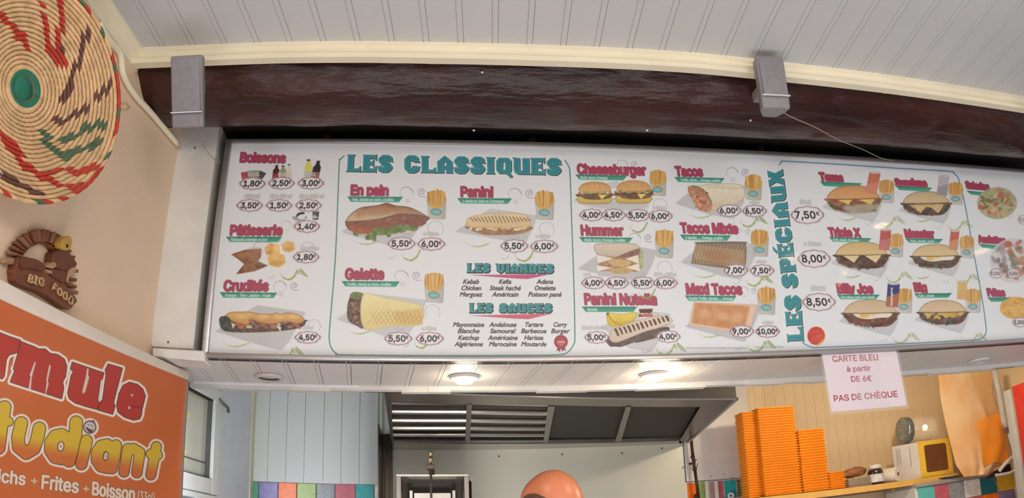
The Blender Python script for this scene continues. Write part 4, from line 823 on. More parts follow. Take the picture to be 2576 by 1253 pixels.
for k in range(24): x, y = 2555 + rr.uniform(-32, 32), 775 + rr.uniform(-22, 18); a_ = rr.uniform(-1, 1); pr.line([(x - 9 * math.cos(a_), y - 9 * math.sin(a_)), (x + 9 * math.cos(a_), y + 9 * math.sin(a_))], 3.4, rr.choice([(236, 176, 66), (222, 150, 44), (240, 190, 96)]), .9)
# --- prices
for x, y, t in ((635, 462, '1,80€'), (708, 461, '2,50€'), (782, 461, '3,00€'), (628, 517, '3,50€'), (702, 517, '1,50€'), (776, 517, '2,50€'), (772, 570, '1,40€'), (770, 647, '1,80€'), (774, 849, '4,50€')): price(x, y, t, 31, 15)
for x, y, t in ((1010, 613, '5,50€'), (1085, 614, '6,00€'), (1294, 619, '5,50€'), (1369, 620, '6,00€'), (1002, 852, '5,50€'), (1081, 852, '6,00€')): price(x, y, t, 33, 16)
for x, y, t in ((1488, 541, '4,00€'), (1543, 541, '4,50€'), (1605, 542, '5,50€'), (1661, 544, '6,00€'), (1493, 712, '4,00€'), (1551, 712, '4,50€'), (1617, 712, '5,50€'), (1674, 712, '6,00€'), (1501, 849, '5,00€'), (1681, 847, '4,00€'), (1834, 530, '6,00€'), (1898, 531, '6,50€'), (1851, 680, '7,00€'), (1917, 681, '7,50€'), (1866, 834, '9,00€'), (1931, 834, '10,00€')): price(x, y, t, 29, 15, 13.4 if len(t) < 6 else 12.5)
for x, y, t in ((2031, 541, '7,50€'), (2048, 651, '8,00€'), (2060, 760, '8,50€')): price(x, y, t, 40, 22, 18)
price(2506, 688, '9,00€', 16, 12, 8, .7, (110, 90, 96)); price(2549, 688, '12,00€', 18, 12, 8, .7, (110, 90, 96)); price(2566, 811, '2,50€', 18, 12, 9, .8, (90, 70, 76)); price(2578, 553, '5,50€', 17, 12, 8, .6, (120, 100, 106))
mb = thing('menu_board', 'long white menu board headed LES CLASSIQUES with food pictures and prices', 'menu board', P(0, WB, ZB0))
M_print = print_mat('menu_print', pr.image('menu_print'), .42, .5, .06)
M_alu = mat('brushed_aluminium', (176, 172, 172), .32, .75, var=.06, scale=30, stretch=(.2, 6, 6), bump=.05)
print_panel('printed_panel', pr, M_print, M_alu, mb, lambda i, j, d: (UL + i, d, j), .03)
hB = ZTp - ZB0; Uend = UR + .02
zb = uz(1250, 911, WB)[1] - ZB0; zt = uz(900, 352, WB)[1] - ZB0; ul = uz(541, 620, WB)[0]; uli = UL
e = .018
def bar(lo, hi, nm): b = MB(); b.hexa(lo, hi); return b.obj(nm, M_alu, mb, bevel=.0035, seg=2)
bar([(UL - e, -.012, zb), (Uend, -.012, zb), (Uend, .03, zb), (UL - e, .03, zb)], [(UL + .001, -.012, .001), (Uend, -.012, .001), (Uend, .03, .001), (UL + .001, .03, .001)], 'frame_rail')
bar([(UL + .001, -.008, hB - .002), (Uend, -.008, hB - .002), (Uend, .03, hB - .002), (UL + .001, .03, hB - .002)], [(UL - e, -.008, zt), (Uend, -.008, zt), (Uend, .03, zt), (UL - e, .03, zt)], 'frame_rail')
bar([(UL - e, -.012, zb), (UL + .001, -.012, .001), (UL + .001, .03, .001), (UL - e, .03, zb)], [(UL - e, -.012, zt), (UL + .001, -.012, hB), (UL + .001, .03, hB), (UL - e, .03, zt)], 'frame_rail')
b = MB(); b.box(UL - e + .002, Uend, .03, .07, zb + .002, zt - .002); b.obj('back_box', mat('grey_return', (150, 146, 146), .5), mb)

# ================================================================== THINGS ON AND UNDER THE BULKHEAD
def lw(px, py, w, o): u, z = uz(px, py, w); return (u - o[0], w - o[1], z - o[2])
# downlights
M_ring = mat('lamp_ring', (196, 190, 186), .35, var=.02); M_bulb = mat('lamp_glow', (255, 226, 176), .5, emit=14, var=0); M_off = mat('lamp_lens', (150, 150, 150), .2, var=.1, coat=1); M_ringdk = mat('lamp_inner', (96, 94, 94), .4, .5)
for k, (px, py, on, lab) in enumerate(((677, 946, 0, 'unlit round recessed downlight with grey lens left of two lit ones'), (1168, 946, 1, 'lit round recessed downlight under the board above cooker hood louvres'), (1645, 940, 1, 'lit round recessed downlight above the hood dark mesh filters'), (2463, 905, 0, 'unlit pale recessed downlight under board near the red pillar'))):
    u, w = uwz(px, py, ZS); t = thing('downlight', lab, 'light', P(u, w, ZS - .004), group='recessed downlights in the soffit')
    r = .044
    b = MB(); b.lathe([(r * .72, .004), (r * .74, -.004), (r * .82, -.007), (r * .96, -.005), (r, .003)], n=36, cap=False); b.obj('rim', M_ring if k < 3 else M_white, t, smooth=True)
    b = MB(); b.lathe([(.001, -.001 if not on else -.020), (r * .5, -.001 if not on else -.017), (r * .75, .001 if not on else -.006)], n=32, cap=False); b.obj('lens', M_bulb if on else M_off, t, smooth=True)
    if not on and k < 2: b = MB(); b.lathe([(r * .60, -.0015), (r * .74, -.003)], n=32, cap=False); b.obj('inner_ring', M_ringdk, t)
    if on: l = point('downlight_lamp', P(u, w, ZS - .05), .55, (1, .88, .70), .035)

# speakers
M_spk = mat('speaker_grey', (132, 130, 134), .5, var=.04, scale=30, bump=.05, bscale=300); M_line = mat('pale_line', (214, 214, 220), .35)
def speaker(px, py, w, lab, roll=0., yaw=0., tilt=.3, h=.15):
    u, z = uz(px, py, w); t = thing('speaker', lab, 'speaker', P(u, w, z), ROT + yaw, 'small wall speakers on the ceiling trim'); t.rotation_euler = (tilt, roll, ROT + yaw)
    wd, d = .080, .075
    b = MB(); b.prismz([(-wd / 2, 0), (wd / 2, 0), (wd / 2 - .004, d * .5), (wd / 2 - .02, d), (-wd / 2 + .02, d), (-wd / 2 + .004, d * .5)], -h, 0)
    for v in b.bm.verts:
        if v.co.z < -h + .001: v.co.y = v.co.y * .8 + .010
    b.obj('cabinet', M_spk, t, bevel=.006, seg=3)
    b = MB(); b.box(-wd / 2 + .005, wd / 2 - .005, -.002, .004, -h * .78, -.006); b.obj('grille', mat('speaker_grille', (132, 130, 136), .6, var=.05, scale=60, bump=.2, bscale=500), t, bevel=.003, seg=2)
    b = MB(); b.lathe([(.022, 0), (.0245, -.001), (.026, 0)], (0, -.0025, -h * .60), 'y', 24, False); b.lathe([(.014, 0), (.0155, -.001), (.017, 0)], (0, -.0025, -h * .25), 'y', 20, False); b.obj('cone_ring', M_spk, t, smooth=True)
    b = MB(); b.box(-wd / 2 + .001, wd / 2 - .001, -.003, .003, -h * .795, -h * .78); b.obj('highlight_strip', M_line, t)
    b = MB(); b.box(-.012, .012, d * .8, d + .06, -h * .5, -h * .3); b.obj('bracket', M_spk, t, bevel=.003)
    return t
speaker(468, 139, 1.47, 'small grey speaker hanging upright at the left end of the beam', -.03, .0, .52, .170)
speaker(1936, 140, 1.55, 'small grey speaker on the trim above LES SPECIAUX, seen from below left', .0, -.05, .10, .150)
M_wire = mat('thin_wire', (150, 140, 126), .5)
def wire(pts, r, lab, nm='speaker_wire'):
    p0 = P(*[(lambda q: (q[0], pts[0][2], q[1]))(uz(pts[0][0], pts[0][1], pts[0][2]))][0]); o = np.array(p0)
    L = [at(x, y, w) - o for x, y, w in pts]; L = spline(L, False, 5); b = MB(); b.tube([tuple(p) for p in L], r, 6); w_ = b.obj(nm, M_wire, None, loc=tuple(o), smooth=True); return tag(w_, lab, 'cable')
wire([(497, 291, 1.47), (503, 330, 1.75), (512, 366, 1.95), (530, 392, 1.985), (553, 410, 1.99)], .0011, 'thin grey wire dropping from the left speaker over the white post')
wire([(1966, 279, 1.56), (1990, 294, 1.6), (2050, 320, 1.66), (2110, 352, 1.74), (2170, 376, 1.84), (2215, 397, 1.93), (2250, 405, 1.98)], .0013, 'thin pale wire sagging from the right speaker to the board top')

# conduit on the left wall
XW = -.98
pp = [(250, 60), (277, 103), (303, 136), (311, 188), (338, 236), (384, 288), (447, 362)]
L = [onx(x, y, XW + .012) for x, y in pp]; o = np.array(L[0]); L2 = spline([p - o for p in L], False, 6)
b = MB(); b.tube([tuple(p) for p in L2], .0085, 12); c = b.obj('conduit', M_trim, None, loc=tuple(o), smooth=True); tag(c, 'cream painted pipe running down the wall behind the woven tray to the post', 'pipe')

# ------------------------------------------------------------------ woven tray on the left wall (coils with wrapped stitches)
XB = XW + .08; d_ = ray(92.5, 211.1); Cb = O + d_ * (XB / d_[0]); nb = np.array([.94406, -.32589, -.05039]); e1b = np.array([.3263, .94526, 0.]); e2b = np.array([.04763, -.01644, .99873]); RB = .2345
bk = thing('woven_tray', 'round coiled straw tray with red and green pattern and green hub', 'basket', tuple(Cb - nb * .05), 0)
bo = np.array(bk.location)
MT = [mat('straw', (204, 168, 124), .7, var=.16, scale=40, bump=.3, bscale=120), mat('straw_red', (176, 50, 36), .7, var=.14, scale=40), mat('straw_green', (70, 98, 72), .7, var=.15, scale=40), mat('straw_brown', (100, 64, 56), .7, var=.15, scale=40), mat('straw_teal', (30, 108, 88), .7, var=.12, scale=40), mat('straw_dark', (66, 62, 48), .7)]
arms = {1: [[(150, 160), (122, 120), (118, 60), (108, 0)], [(158, 155), (140, 100), (158, 50), (150, -20)], [(62, 120), (40, 80), (10, 50), (-20, 30)], [(0, 330), (40, 400), (90, 440), (150, 425), (200, 440), (240, 420)], [(95, 445), (140, 465), (190, 475), (235, 465)], [(50, 80), (65, 118)], [(20, 350), (60, 395)], [(205, 432), (270, 410)]],
        3: [[(150, 255), (170, 232), (186, 180), (200, 150), (208, 110), (218, 70)], [(140, 300), (165, 303), (195, 280), (216, 270)], [(235, 242), (262, 230), (278, 215)], [(150, 115), (160, 130)], [(0, 440), (40, 460), (90, 485)]],
        2: [[(100, 335), (125, 370), (150, 395), (185, 385), (230, 370), (262, 350)], [(150, 352), (190, 345), (215, 322), (250, 312), (280, 308)], [(255, 70), (262, 90)], [(110, 340), (140, 380), (165, 400)]]}
NR = 20; tilt = .055
def tray(rf, a):      # rf 0..1 radius, a angle; bowl: hub against the wall, rim standing off
    return Cb + (e1b * math.cos(a) + e2b * math.sin(a)) * RB * rf - nb * .047 * (1 - rf ** 1.5)
RY = RZ = RB
rr = random.Random(8)
for k in range(NR):
    rf = .215 + (1 - .215) * (k + .5) / NR; n = max(18, int(14 + rf * 58)); tr_ = .5 * (1 - .215) / NR * (RY + RZ) / 2 * 1.02; b = MB(); sub = 3; N = n * sub; sec = 7; vs = []
    for i in range(N):
        a = 2 * PI * i / N; c = tray(rf, a); rad = tray(rf + .02, a) - c; rad /= np.linalg.norm(rad); tg = tray(rf, a + .02) - c; tg /= np.linalg.norm(tg); nn = np.cross(rad, tg); nn /= np.linalg.norm(nn)
        s_ = (i % sub) / sub; bul = 1.0 - .16 * (s_ == 0)
        for j in range(sec): t = 2 * PI * j / sec; sl = .35 * math.cos(t) * (2 * PI / n); c2 = tray(rf, a + sl); vs.append(tuple(c2 + (rad * math.cos(t) + nn * math.sin(t)) * tr_ * bul - bo))
    bv = [b.bm.verts.new(v) for v in vs]; cols = []
    for q in range(n):
        am = 2 * PI * (q + .5) / n; c = tray(rf, am); px, py = project(c); m_ = 0
        for col, pls in arms.items():
            for pl in pls:
                d = min(float(seg_d(px, py, pl[i], pl[i + 1])) for i in range(len(pl) - 1))
                if d < 7.5: m_ = col
        if k == NR - 1: m_ = [0, 1, 0, 2, 1, 0][(q * 7 // 5) % 6] if q % 2 else rr.choice([0, 1, 2, 1])
        if k == 0: m_ = 0
        cols.append(m_)
    for i in range(N):
        for j in range(sec):
            f = b.bm.faces.new([bv[i * sec + j], bv[((i + 1) % N) * sec + j], bv[((i + 1) % N) * sec + (j + 1) % sec], bv[i * sec + (j + 1) % sec]]); f.material_index = cols[i // sub]; f.smooth = True
    b.obj('coil', MT, bk)
for rf, m_, r_ in ((.185, 0, .009), (.15, 4, .010), (.12, 2, .008)):
    b = MB(); b.tube([tuple(tray(rf, 2 * PI * i / 40) - bo) for i in range(41)], r_ * .8, 8); b.obj('coil', MT[m_], bk, smooth=True)
b = MB(); cc = tray(0, 0) - bo; b.ball((cc[0] - .002, cc[1], cc[2]), (.014, RY * .13, RZ * .13), 24, 12); b.obj('hub', MT[4], bk, smooth=True, label='green woven centre')
a_ = -.55; c = tray(1, a_) - bo; q = onx(322, 270, XB) - bo
b = MB(); b.tube([tuple(onx(x, y, XB) - bo) for x, y in ((300, 262), (318, 258), (325, 270), (316, 277), (300, 274))], .003, 6); b.obj('hanging_loop', MT[0], bk, smooth=True)

# ------------------------------------------------------------------ carved wooden BIG FOOD plaque
pl_o = onx(100, 700, XW); pq = thing('wooden_plaque', 'carved brown wooden plaque with cut letters BIG FOOD on the cream wall', 'sign', tuple(pl_o), 0)
def wl_(px, py, x): p = onx(px, py, XW) - pl_o; return (p[1], p[2])
Zq = lambda L: z_(5.222, 0, 560, L)
def plate(pts, d0, d1, nm, m, smooth=False, label=None, bev=.002):
    pts = Zq(pts); pts = spline(pts, True, 4) if smooth else pts
    v = [wl_(x, y, 0) for x, y in pts]; b = MB(); b._faces([(d0, a, c) for a, c in v] + [(d1, a, c) for a, c in v], [tuple(range(len(v))), tuple(range(2 * len(v) - 1, len(v) - 1, -1))] + [(i, i + len(v), (i + 1) % len(v) + len(v), (i + 1) % len(v)) for i in range(len(v))])
    return b.obj(nm, m, pq, bevel=bev, seg=1, label=label)
M_w1 = mat('carved_wood', (122, 70, 44), .5, var=.15, scale=30, stretch=(1, 1, .3), bump=.2, bscale=60); M_w2 = mat('carved_wood_dark', (104, 56, 36), .5, var=.15, scale=30, bump=.2, bscale=60); M_w3 = mat('carved_wood_pale', (172, 134, 104), .5, var=.1)
plate([(85, 690), (75, 640), (110, 560), (150, 455), (260, 465), (360, 490), (450, 550), (530, 620), (640, 700), (760, 820), (850, 930), (910, 1025), (870, 1080), (800, 1145), (700, 1100), (560, 1000), (440, 930), (300, 880), (150, 820), (90, 770)], .002, .022, 'banner', M_w1, True)
plate([(150, 460), (260, 468), (370, 500), (470, 580), (400, 640), (260, 610), (150, 600)], .02, .028, 'carved_loaf', M_w2, True)
plate([(590, 400), (680, 360), (780, 400), (860, 480), (870, 600), (760, 640), (640, 620), (570, 570), (570, 470)], .002, .026, 'carved_bread', M_w2, True)
plate([(540, 600), (760, 640), (760, 790), (700, 800), (540, 700)], .004, .027, 'carved_block', M_w2)
plate([(-20, 480), (60, 460), (130, 465), (115, 560), (20, 545), (-20, 540)], .002, .014, 'peg', M_w3); plate([(480, 570), (570, 520), (600, 570), (560, 610), (500, 600)], .01, .03, 'peg', M_w3, True); plate([(465, 625), (520, 630), (545, 665), (500, 672)], .01, .03, 'peg', M_w3, True); plate([(780, 620), (840, 590), (845, 650), (770, 720), (750, 790), (740, 740)], .01, .03, 'peg', M_w3, True)
for k, (x0, y0, x1, y1, wdt) in enumerate(((45, 390, 225, 440, 52), (95, 320, 240, 405, 46), (140, 255, 270, 370, 48), (200, 195, 310, 330, 56), (270, 150, 360, 300, 60), (370, 110, 420, 270, 60), (440, 90, 460, 260, 66), (510, 90, 500, 260, 50), (575, 100, 555, 260, 50), (650, 125, 600, 270, 48), (720, 160, 640, 300, 60), (830, 290, 740, 370, 44), (880, 370, 780, 430, 40), (915, 450, 810, 490, 40), (950, 540, 840, 550, 44), (960, 640, 830, 640, 46), (950, 755, 800, 745, 48), (935, 850, 780, 800, 44), (970, 925, 790, 870, 48))):
    dx, dy = x1 - x0, y1 - y0; L_ = math.hypot(dx, dy); nx_, ny_ = -dy / L_ * wdt / 2, dx / L_ * wdt / 2
    plate([(x0 + nx_, y0 + ny_), (x1 + nx_ * .8, y1 + ny_ * .8), (x1 - nx_ * .8, y1 - ny_ * .8), (x0 - nx_, y0 - ny_)], .003, .014 + .003 * (k % 2), 'spoke', M_w1 if k % 3 else mat('spoke_wood', (140, 98, 74), .55, var=.12))
arc = [(230, 430), (330, 300), (480, 250), (620, 290), (700, 360), (640, 380), (560, 300), (470, 275), (340, 330), (240, 440)]
plate(arc, .002, .012, 'wheel_rim', M_w1)
plate([(660, 240), (700, 190), (760, 190), (790, 250), (770, 330), (720, 375), (660, 350), (650, 290)], .012, .034, 'carved_knob', mat('carved_yellow', (190, 148, 70), .5), True, label='yellow round carved knob')
q = Zq([(715, 315)])[0]; v = wl_(*q, 0); b = MB(); b.ball((.034, v[0], v[1]), (.003, .004, .004), 8, 6); b.obj('knob_centre', M_dark, pq)
M_let = mat('letter_wood', (214, 176, 130), .5, var=.06)
for ch, cx, cy, ang, s in (('B', 262, 742, -.10, 1), ('I', 328, 758, -.12, 1), ('G', 402, 778, -.16, 1), ('F', 575, 850, -.42, .95), ('O', 640, 900, -.55, .9), ('O', 710, 950, -.62, .9), ('D', 785, 1010, -.68, .95)):
    v = wl_(*Zq([(cx, cy)])[0], 0); e = onx(*Zq([(cx, cy + 60)])[0], XW) - pl_o; e0 = onx(*Zq([(cx, cy - 60)])[0], XW) - pl_o; cap = abs(e[2] - e0[2]) * .95 * s
    o = text_obj(ch, cap, M_let, pq, (.0275, v[0], v[1] - cap / 2), (PI / 2 , 0, PI / 2), 'letter', bold=0., xs=1.3 if ch != 'I' else 1.9, ext=.002)
    del o['kind']; o.rotation_euler = (Matrix.Rotation(ang * .55 if ang > -.3 else ang * .8, 3, 'X') @ Matrix.Rotation(PI / 2, 3, 'Z') @ Matrix.Rotation(PI / 2, 3, 'X')).to_euler()

# ------------------------------------------------------------------ orange formula sign on the left wall
XS = -.935
a0, a1 = onx(-30, 728, XS), onx(487, 964, XS); b0 = onx(432, 1253, XS)
sg = thing('formula_sign', 'orange sign reading formule etudiant in red and yellow letters under white cap', 'sign', (XS, a0[1], 1.45), 0)
y0s, y1s = 1.02, (a1[1] + b0[1]) / 2; zt0, zt1 = onx(0, 760, XS)[2], a1[2]; ztop = (zt0 + zt1) / 2 + .0; zbs = 1.46
ps = Print((XS, y0s, zbs), (0, 1, 0), (0, 0, 1), y1s - y0s, max(zt0, zt1) + .02 - zbs, 1100, (224, 98, 32))
Zs = lambda L: z_(2.65, 0, 780, L)
ps.fill((((slice(0, ps.ny), slice(0, ps.nx))), ps.X, ps.Y), np.full(ps.X.shape, -9.), lambda X, Y, d: np.array((222, 96, 30), np.float32) + np.array((8, 10, 6), np.float32) * (fbm(X, Y, 200)[..., None] - .5), 1.)
HAL, OUT, REDL = (244, 222, 206), (58, 36, 28), (204, 40, 28)
def multi(polys, subs, layers):
    for ly in layers:
        al = np.concatenate([np.array(p) for p in polys]); w = ps.win(al[:, 0].min(), al[:, 1].min(), al[:, 0].max(), al[:, 1].max(), 14)
        if w is None: continue
        sd = np.minimum.reduce([poly_sd(w[1], w[2], [np.array(p)]) for p in polys])
        for s_ in subs: sd = np.maximum(sd, -poly_sd(w[1], w[2], [np.array(s_)]))
        ps.fill(w, sd - ly[0], ly[1], ly[2], ly[3] if len(ly) > 3 else 1.2)
r_ = [(-60, 130), (-10, 150), (60, 178), (135, 203), (122, 280), (98, 290), (60, 300), (42, 330), (36, 375), (28, 440), (15, 460), (-60, 440)]
m_o = [(137, 212), (240, 252), (255, 262), (300, 262), (335, 292), (385, 300), (428, 330), (444, 375), (436, 445), (416, 480), (424, 522), (410, 592), (70, 482), (78, 455), (98, 410), (90, 392), (122, 282), (130, 262)]
m_c = [[(230, 345), (240, 350), (213, 450), (205, 535), (188, 528), (203, 445), (196, 435)], [(328, 362), (340, 376), (318, 480), (326, 490), (306, 562), (300, 558), (310, 485), (306, 472)]]
u_o = [(482, 350), (580, 388), (565, 425), (690, 425), (684, 456), (668, 470), (650, 600), (660, 622), (648, 664), (560, 640), (500, 620), (462, 592), (452, 555), (475, 440), (490, 412), (470, 395)]
u_o = [(482, 350), (692, 422), (684, 456), (668, 470), (650, 600), (660, 622), (648, 664), (560, 640), (500, 620), (462, 592), (452, 555), (475, 440), (490, 412), (470, 395)]
u_c = [[(580, 388), (592, 392), (588, 440), (596, 450), (568, 548), (556, 560), (546, 552), (570, 450)]]
l_o = [(722, 362), (815, 390), (762, 590), (756, 620), (766, 640), (750, 695), (655, 668), (665, 620), (684, 600), (708, 430), (702, 400)]
e_o = [(862, 484), (915, 498), (952, 530), (968, 575), (952, 640), (946, 660), (942, 700), (930, 727), (890, 735), (830, 715), (787, 682), (778, 640), (793, 560), (820, 505)]
S_ = {'r': ([r_], []), 'm': ([m_o], m_c), 'u': ([u_o], u_c), 'l': ([l_o], []), 'e': ([e_o], [[(873, 560), (888, 563), (885, 578), (870, 575)], [(856, 640), (869, 643), (867, 664), (852, 662)]])}
for ly in ([(7.5, HAL, 1.), (6.0, (250, 236, 224), 1.)], [(1.5, OUT, 1.), (0, REDL, 1.)]):
    for k, (po_, su) in S_.items():
        po2 = [Zs(p) for p in po_]; su2 = [Zs(p) for p in su]
        multi(po2, [] if ly[0][0] > 3 else [s for s in su2], ly)
        if ly[0][0] < 3:
            for s in su2: multi([s], [], [(-.2, (236, 206, 190), 1.)])
ps.line(Zs([(872, 640), (945, 656)]), 2.6, (110, 24, 20), .9)
multi([Zs([(70, 320), (92, 318), (88, 345), (80, 378), (66, 378), (62, 345)])], [], [(0, (206, 90, 70), .8)])
ps.line(Zs([(72, 378), (45, 490)]), 1.8, (214, 150, 130), .7); ps.line(Zs([(690, 440), (660, 600)]), 2.2, (232, 170, 150), .6); ps.line(Zs([(460, 430), (440, 510)]), 2.4, (232, 160, 140), .6)
# bubble letters as thick pen strokes
BUB = [([(30, 650), (10, 760), (-10, 920)], 43), ([(-20, 735), (58, 745)], 30), ([(142, 755), (120, 850), (125, 915), (175, 955), (225, 925), (250, 850), (262, 790)], 42),
       ([(400 + 62 * math.cos(t * .7), 912 + 78 * math.sin(t * .7)) for t in range(10)], 44), ([(508, 750), (500, 860), (460, 1005)], 42), ([(577, 872), (542, 1028)], 38),
       ([(703 + 58 * math.cos(t * .7), 975 + 76 * math.sin(t * .7)) for t in range(10)], 40), ([(772, 905), (745, 1055)], 38), ([(852, 925), (826, 1080)], 34), ([(852, 945), (890, 925), (932, 950), (925, 1000), (912, 1085)], 34), ([(1042, 912), (1005, 1100)], 33), ([(1005, 960), (1050, 968)], 32)]
HOLES = [(405, 910, 20, 32), (705, 975, 15, 27)]
def bub(grow, col, a, xs=None):
    for pts, r in BUB:
        q = Zs(pts); xs_ = [p[0] for p in q]; ys_ = [p[1] for p in q]; w = ps.win(min(xs_), min(ys_), max(xs_), max(ys_), r / 2.65 + 12)
        if w is None: continue
        d = np.full(w[1].shape, 1e9)
        for i in range(len(q) - 1): d = np.minimum(d, seg_d(w[1], w[2], q[i], q[i + 1]))
        ps.fill(w, d - r / 2.65 - grow, col, a)
grad = lambda X, Y, d: (lambda t: np.array((232, 188, 26), np.float32) * (1 - t) + np.array((224, 104, 30), np.float32) * t)(np.clip((Y - (780 + 845 / 2.65) - .179 * X) / 34 + .35, 0, 1)[..., None])
bub(7.2, HAL, 1.); ps.ell(598 / 2.65, 780 + 782 / 2.65, 23, 23, HAL)
BUBS = BUB
for grp in ([0, 1], [2], [3, 4], [5], [6, 7], [8, 9], [10, 11]):
    BUB = [BUBS[i] for i in grp]; bub(1.4, (72, 40, 30), 1.); bub(-.4, grad, 1.)
for x, y, rx, ry in HOLES: q = Zs([(x, y)])[0]; ps.ell(q[0], q[1], rx / 2.65 + 1.2, ry / 2.65 + 1.2, (72, 40, 30), ang=.15); ps.ell(q[0], q[1], rx / 2.65 - .8, ry / 2.65 - .8, (240, 216, 196), ang=.15); ps.ell(q[0], q[1], 2, 4, (214, 120, 70))
q = Zs([(598, 782)])[0]; ps.ell(q[0], q[1], 16.5, 16.5, (52, 34, 36)); ps.ell(q[0], q[1], 14, 14, (214, 196, 196)); ps.poly(Zs([(570, 780), (610, 800), (622, 785), (612, 815), (590, 812)]), (90, 40, 44), 1, 1.2, True); ps.line(Zs([(585, 765), (596, 770)]), 1.4, (60, 40, 44)); ps.line(Zs([(606, 772), (618, 772)]), 1.4, (60, 40, 44)); ps.line(Zs([(600, 745), (625, 738), (630, 752)]), 1.6, (60, 40, 44), smooth=True)
WT = [(0, 0, 2.9, (110, 54, 28), .8), (0, 0, 1.7, (240, 216, 190), 1.)]
for t, a, c, cap in (('ichs', (-12, 1146), (165, 1168), 82), ('Frites', (278, 1190), (520, 1220), 88), ('Boisson', (615, 1232), (895, 1272), 86)):
    a, c = Zs([a, c]); ps.text(t, a, c, cap / 2.65, WT)
WT2 = [(0, 0, 1.3, (120, 60, 30), .8), (0, 0, .5, (240, 216, 190), 1.)]
for t, a, c, cap in (('+', (206, 1160), (248, 1166), 56), ('+', (553, 1212), (592, 1218), 56), ('(33cl)', (918, 1268), (1028, 1284), 62)):
    a, c = Zs([a, c]); ps.text(t, a, c, cap / 2.65, WT2)
M_sign = print_mat('sign_print', ps.image('sign_print'), .55, .12, .2)
so_ = np.array(sg.location)
cap0, cap1 = onx(0, 752, XS + .004), onx(484, 962, XS + .004); t0, t1 = onx(0, 703, XW + .02), onx(488, 943, XS)
b = MB(); zc0 = cap0[2] - so_[2]; zc1 = cap1[2] - so_[2]; hh = .036; zc0 -= (zc1 - zc0) / (cap1[1] - cap0[1]) * (cap0[1] - y0s)
b.hexa([(XW - XS + .001, y0s - so_[1], zc0), (.006, y0s - so_[1], zc0), (.006, y1s + .004 - so_[1], zc1), (XW - XS + .001, y1s + .004 - so_[1], zc1)], [(XW - XS + .001, y0s - so_[1], zc0 + hh), (.006, y0s - so_[1], zc0 + hh), (.006, y1s + .004 - so_[1], zc1 + .022), (XW - XS + .001, y1s + .004 - so_[1], zc1 + .022)])
b.obj('cap', mat('cap_white', (226, 214, 200), .5, var=.03), sg, bevel=.003)
print_panel('printed_panel', ps, M_sign, M_white, sg, lambda i, j, d: (0 - d, y0s + i - so_[1], zbs + j - so_[2]), .012, zc0 + so_[2] - zbs + .004, zc1 + so_[2] - zbs + .004)
b = MB(); b.box(.0, .006, y1s - so_[1], y1s + .006 - so_[1], zbs - so_[2], zc1); b.obj('edge_strip', M_alu, sg)
b = MB(); b.box(XW - XS + .001, -.0125, y0s - so_[1], y1s - so_[1], zbs - so_[2], min(zc0, zc1)); b.obj('backing', M_white, sg)

# ------------------------------------------------------------------ paper notice in a plastic sleeve
wN = WB + .004; no = P(*[(lambda q: (q[0], wN, q[1]))(uz(2160, 890, wN))][0]); nt_ = thing('paper_notice', 'white paper notice about card payments and cheques hanging below board', 'notice', no)
c = {k: np.array(uz(x, y, wN)) for k, (x, y) in dict(tl=(2064, 884), tr=(2252, 884), br=(2279, 1022), bl=(2090, 1038)).items()}
ua, ub_ = (c['tl'][0] + c['bl'][0]) / 2, (c['tr'][0] + c['br'][0]) / 2; za, zb_ = (c['bl'][1] + c['br'][1]) / 2, ZS + .003
pn = Print(P(ua, wN, za), AX, (0, 0, 1), ub_ - ua, zb_ - za, 1300, (236, 218, 226))
for t, a, b_, cap in (('CARTE BLEU', (2095, 911), (2209, 907), 15), ('à partir', (2130, 936), (2189, 934), 13), ('DE 6€', (2140, 962), (2190, 960), 14), ('PAS DE CHÈQUE', (2095, 1012), (2254, 1000), 15)): pn.text(t, a, b_, cap, [(0, 0, .35, (178, 44, 62), 1.)])
no_ = np.array((float(np.array(no) @ AX), wN, no[2]))
M_note = print_mat('notice_print', pn.image('notice_print'), .4, .3, .1)
print_panel('paper_sheet', pn, M_note, mat('paper_white', (236, 222, 228), .6), nt_, lambda i, j, d: (ua + i - no_[0], d - .012 * (1 - j / pn.h) ** 2, za + j - no_[2]), .0008)
def sl_(i, j):
    return (ua - .008 + i * (ub_ - ua + .016) - no_[0], -.003 - .012 * (1 - j) ** 2 + .002 * math.sin(i * 9), za - .010 + j * (zb_ - za + .01) - no_[2])
b = MB(); b.grid(sl_, 16, 8); b.obj('plastic_sleeve', mat('clear_plastic', (250, 245, 248), .06, alpha=.16, var=0, coat=1, coatr=.03), nt_, smooth=True)

# ================================================================== KITCHEN
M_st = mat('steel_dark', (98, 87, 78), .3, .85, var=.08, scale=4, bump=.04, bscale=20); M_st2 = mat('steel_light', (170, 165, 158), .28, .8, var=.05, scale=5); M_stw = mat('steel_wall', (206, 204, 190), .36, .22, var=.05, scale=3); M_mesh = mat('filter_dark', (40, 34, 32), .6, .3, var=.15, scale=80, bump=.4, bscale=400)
ZH = 2.0
q = {k: uwz(x, y, ZH) for k, (x, y) in dict(fl=(966, 984), fr=(1853, 1005), br=(1712, 1122), bl=(988, 1133)).items()}
q['fl'] = (q['fl'][0], max(q['fl'][1], WSB + .05)); q['br'] = (q['br'][0], min(q['br'][1], WK - .01)); q['bl'] = (q['bl'][0], min(q['bl'][1], WK - .01))
ho = (0.2, 3.2, ZH); hd = thing('cooker_hood', 'large stainless steel extractor hood over the kitchen with louvred filters', 'cooker hood', P(*ho))
hl = lambda p, z=0: (p[0] - ho[0], p[1] - ho[1], z)
def slab(pts, z0, z1, nm, m, par=hd, bev=0., org=hl, label=None):
    v = [org(p) for p in pts]; b = MB(); b.prismz([(p[0], p[1]) for p in v], z0, z1); return b.obj(nm, m, par, bevel=bev, seg=1, label=label)
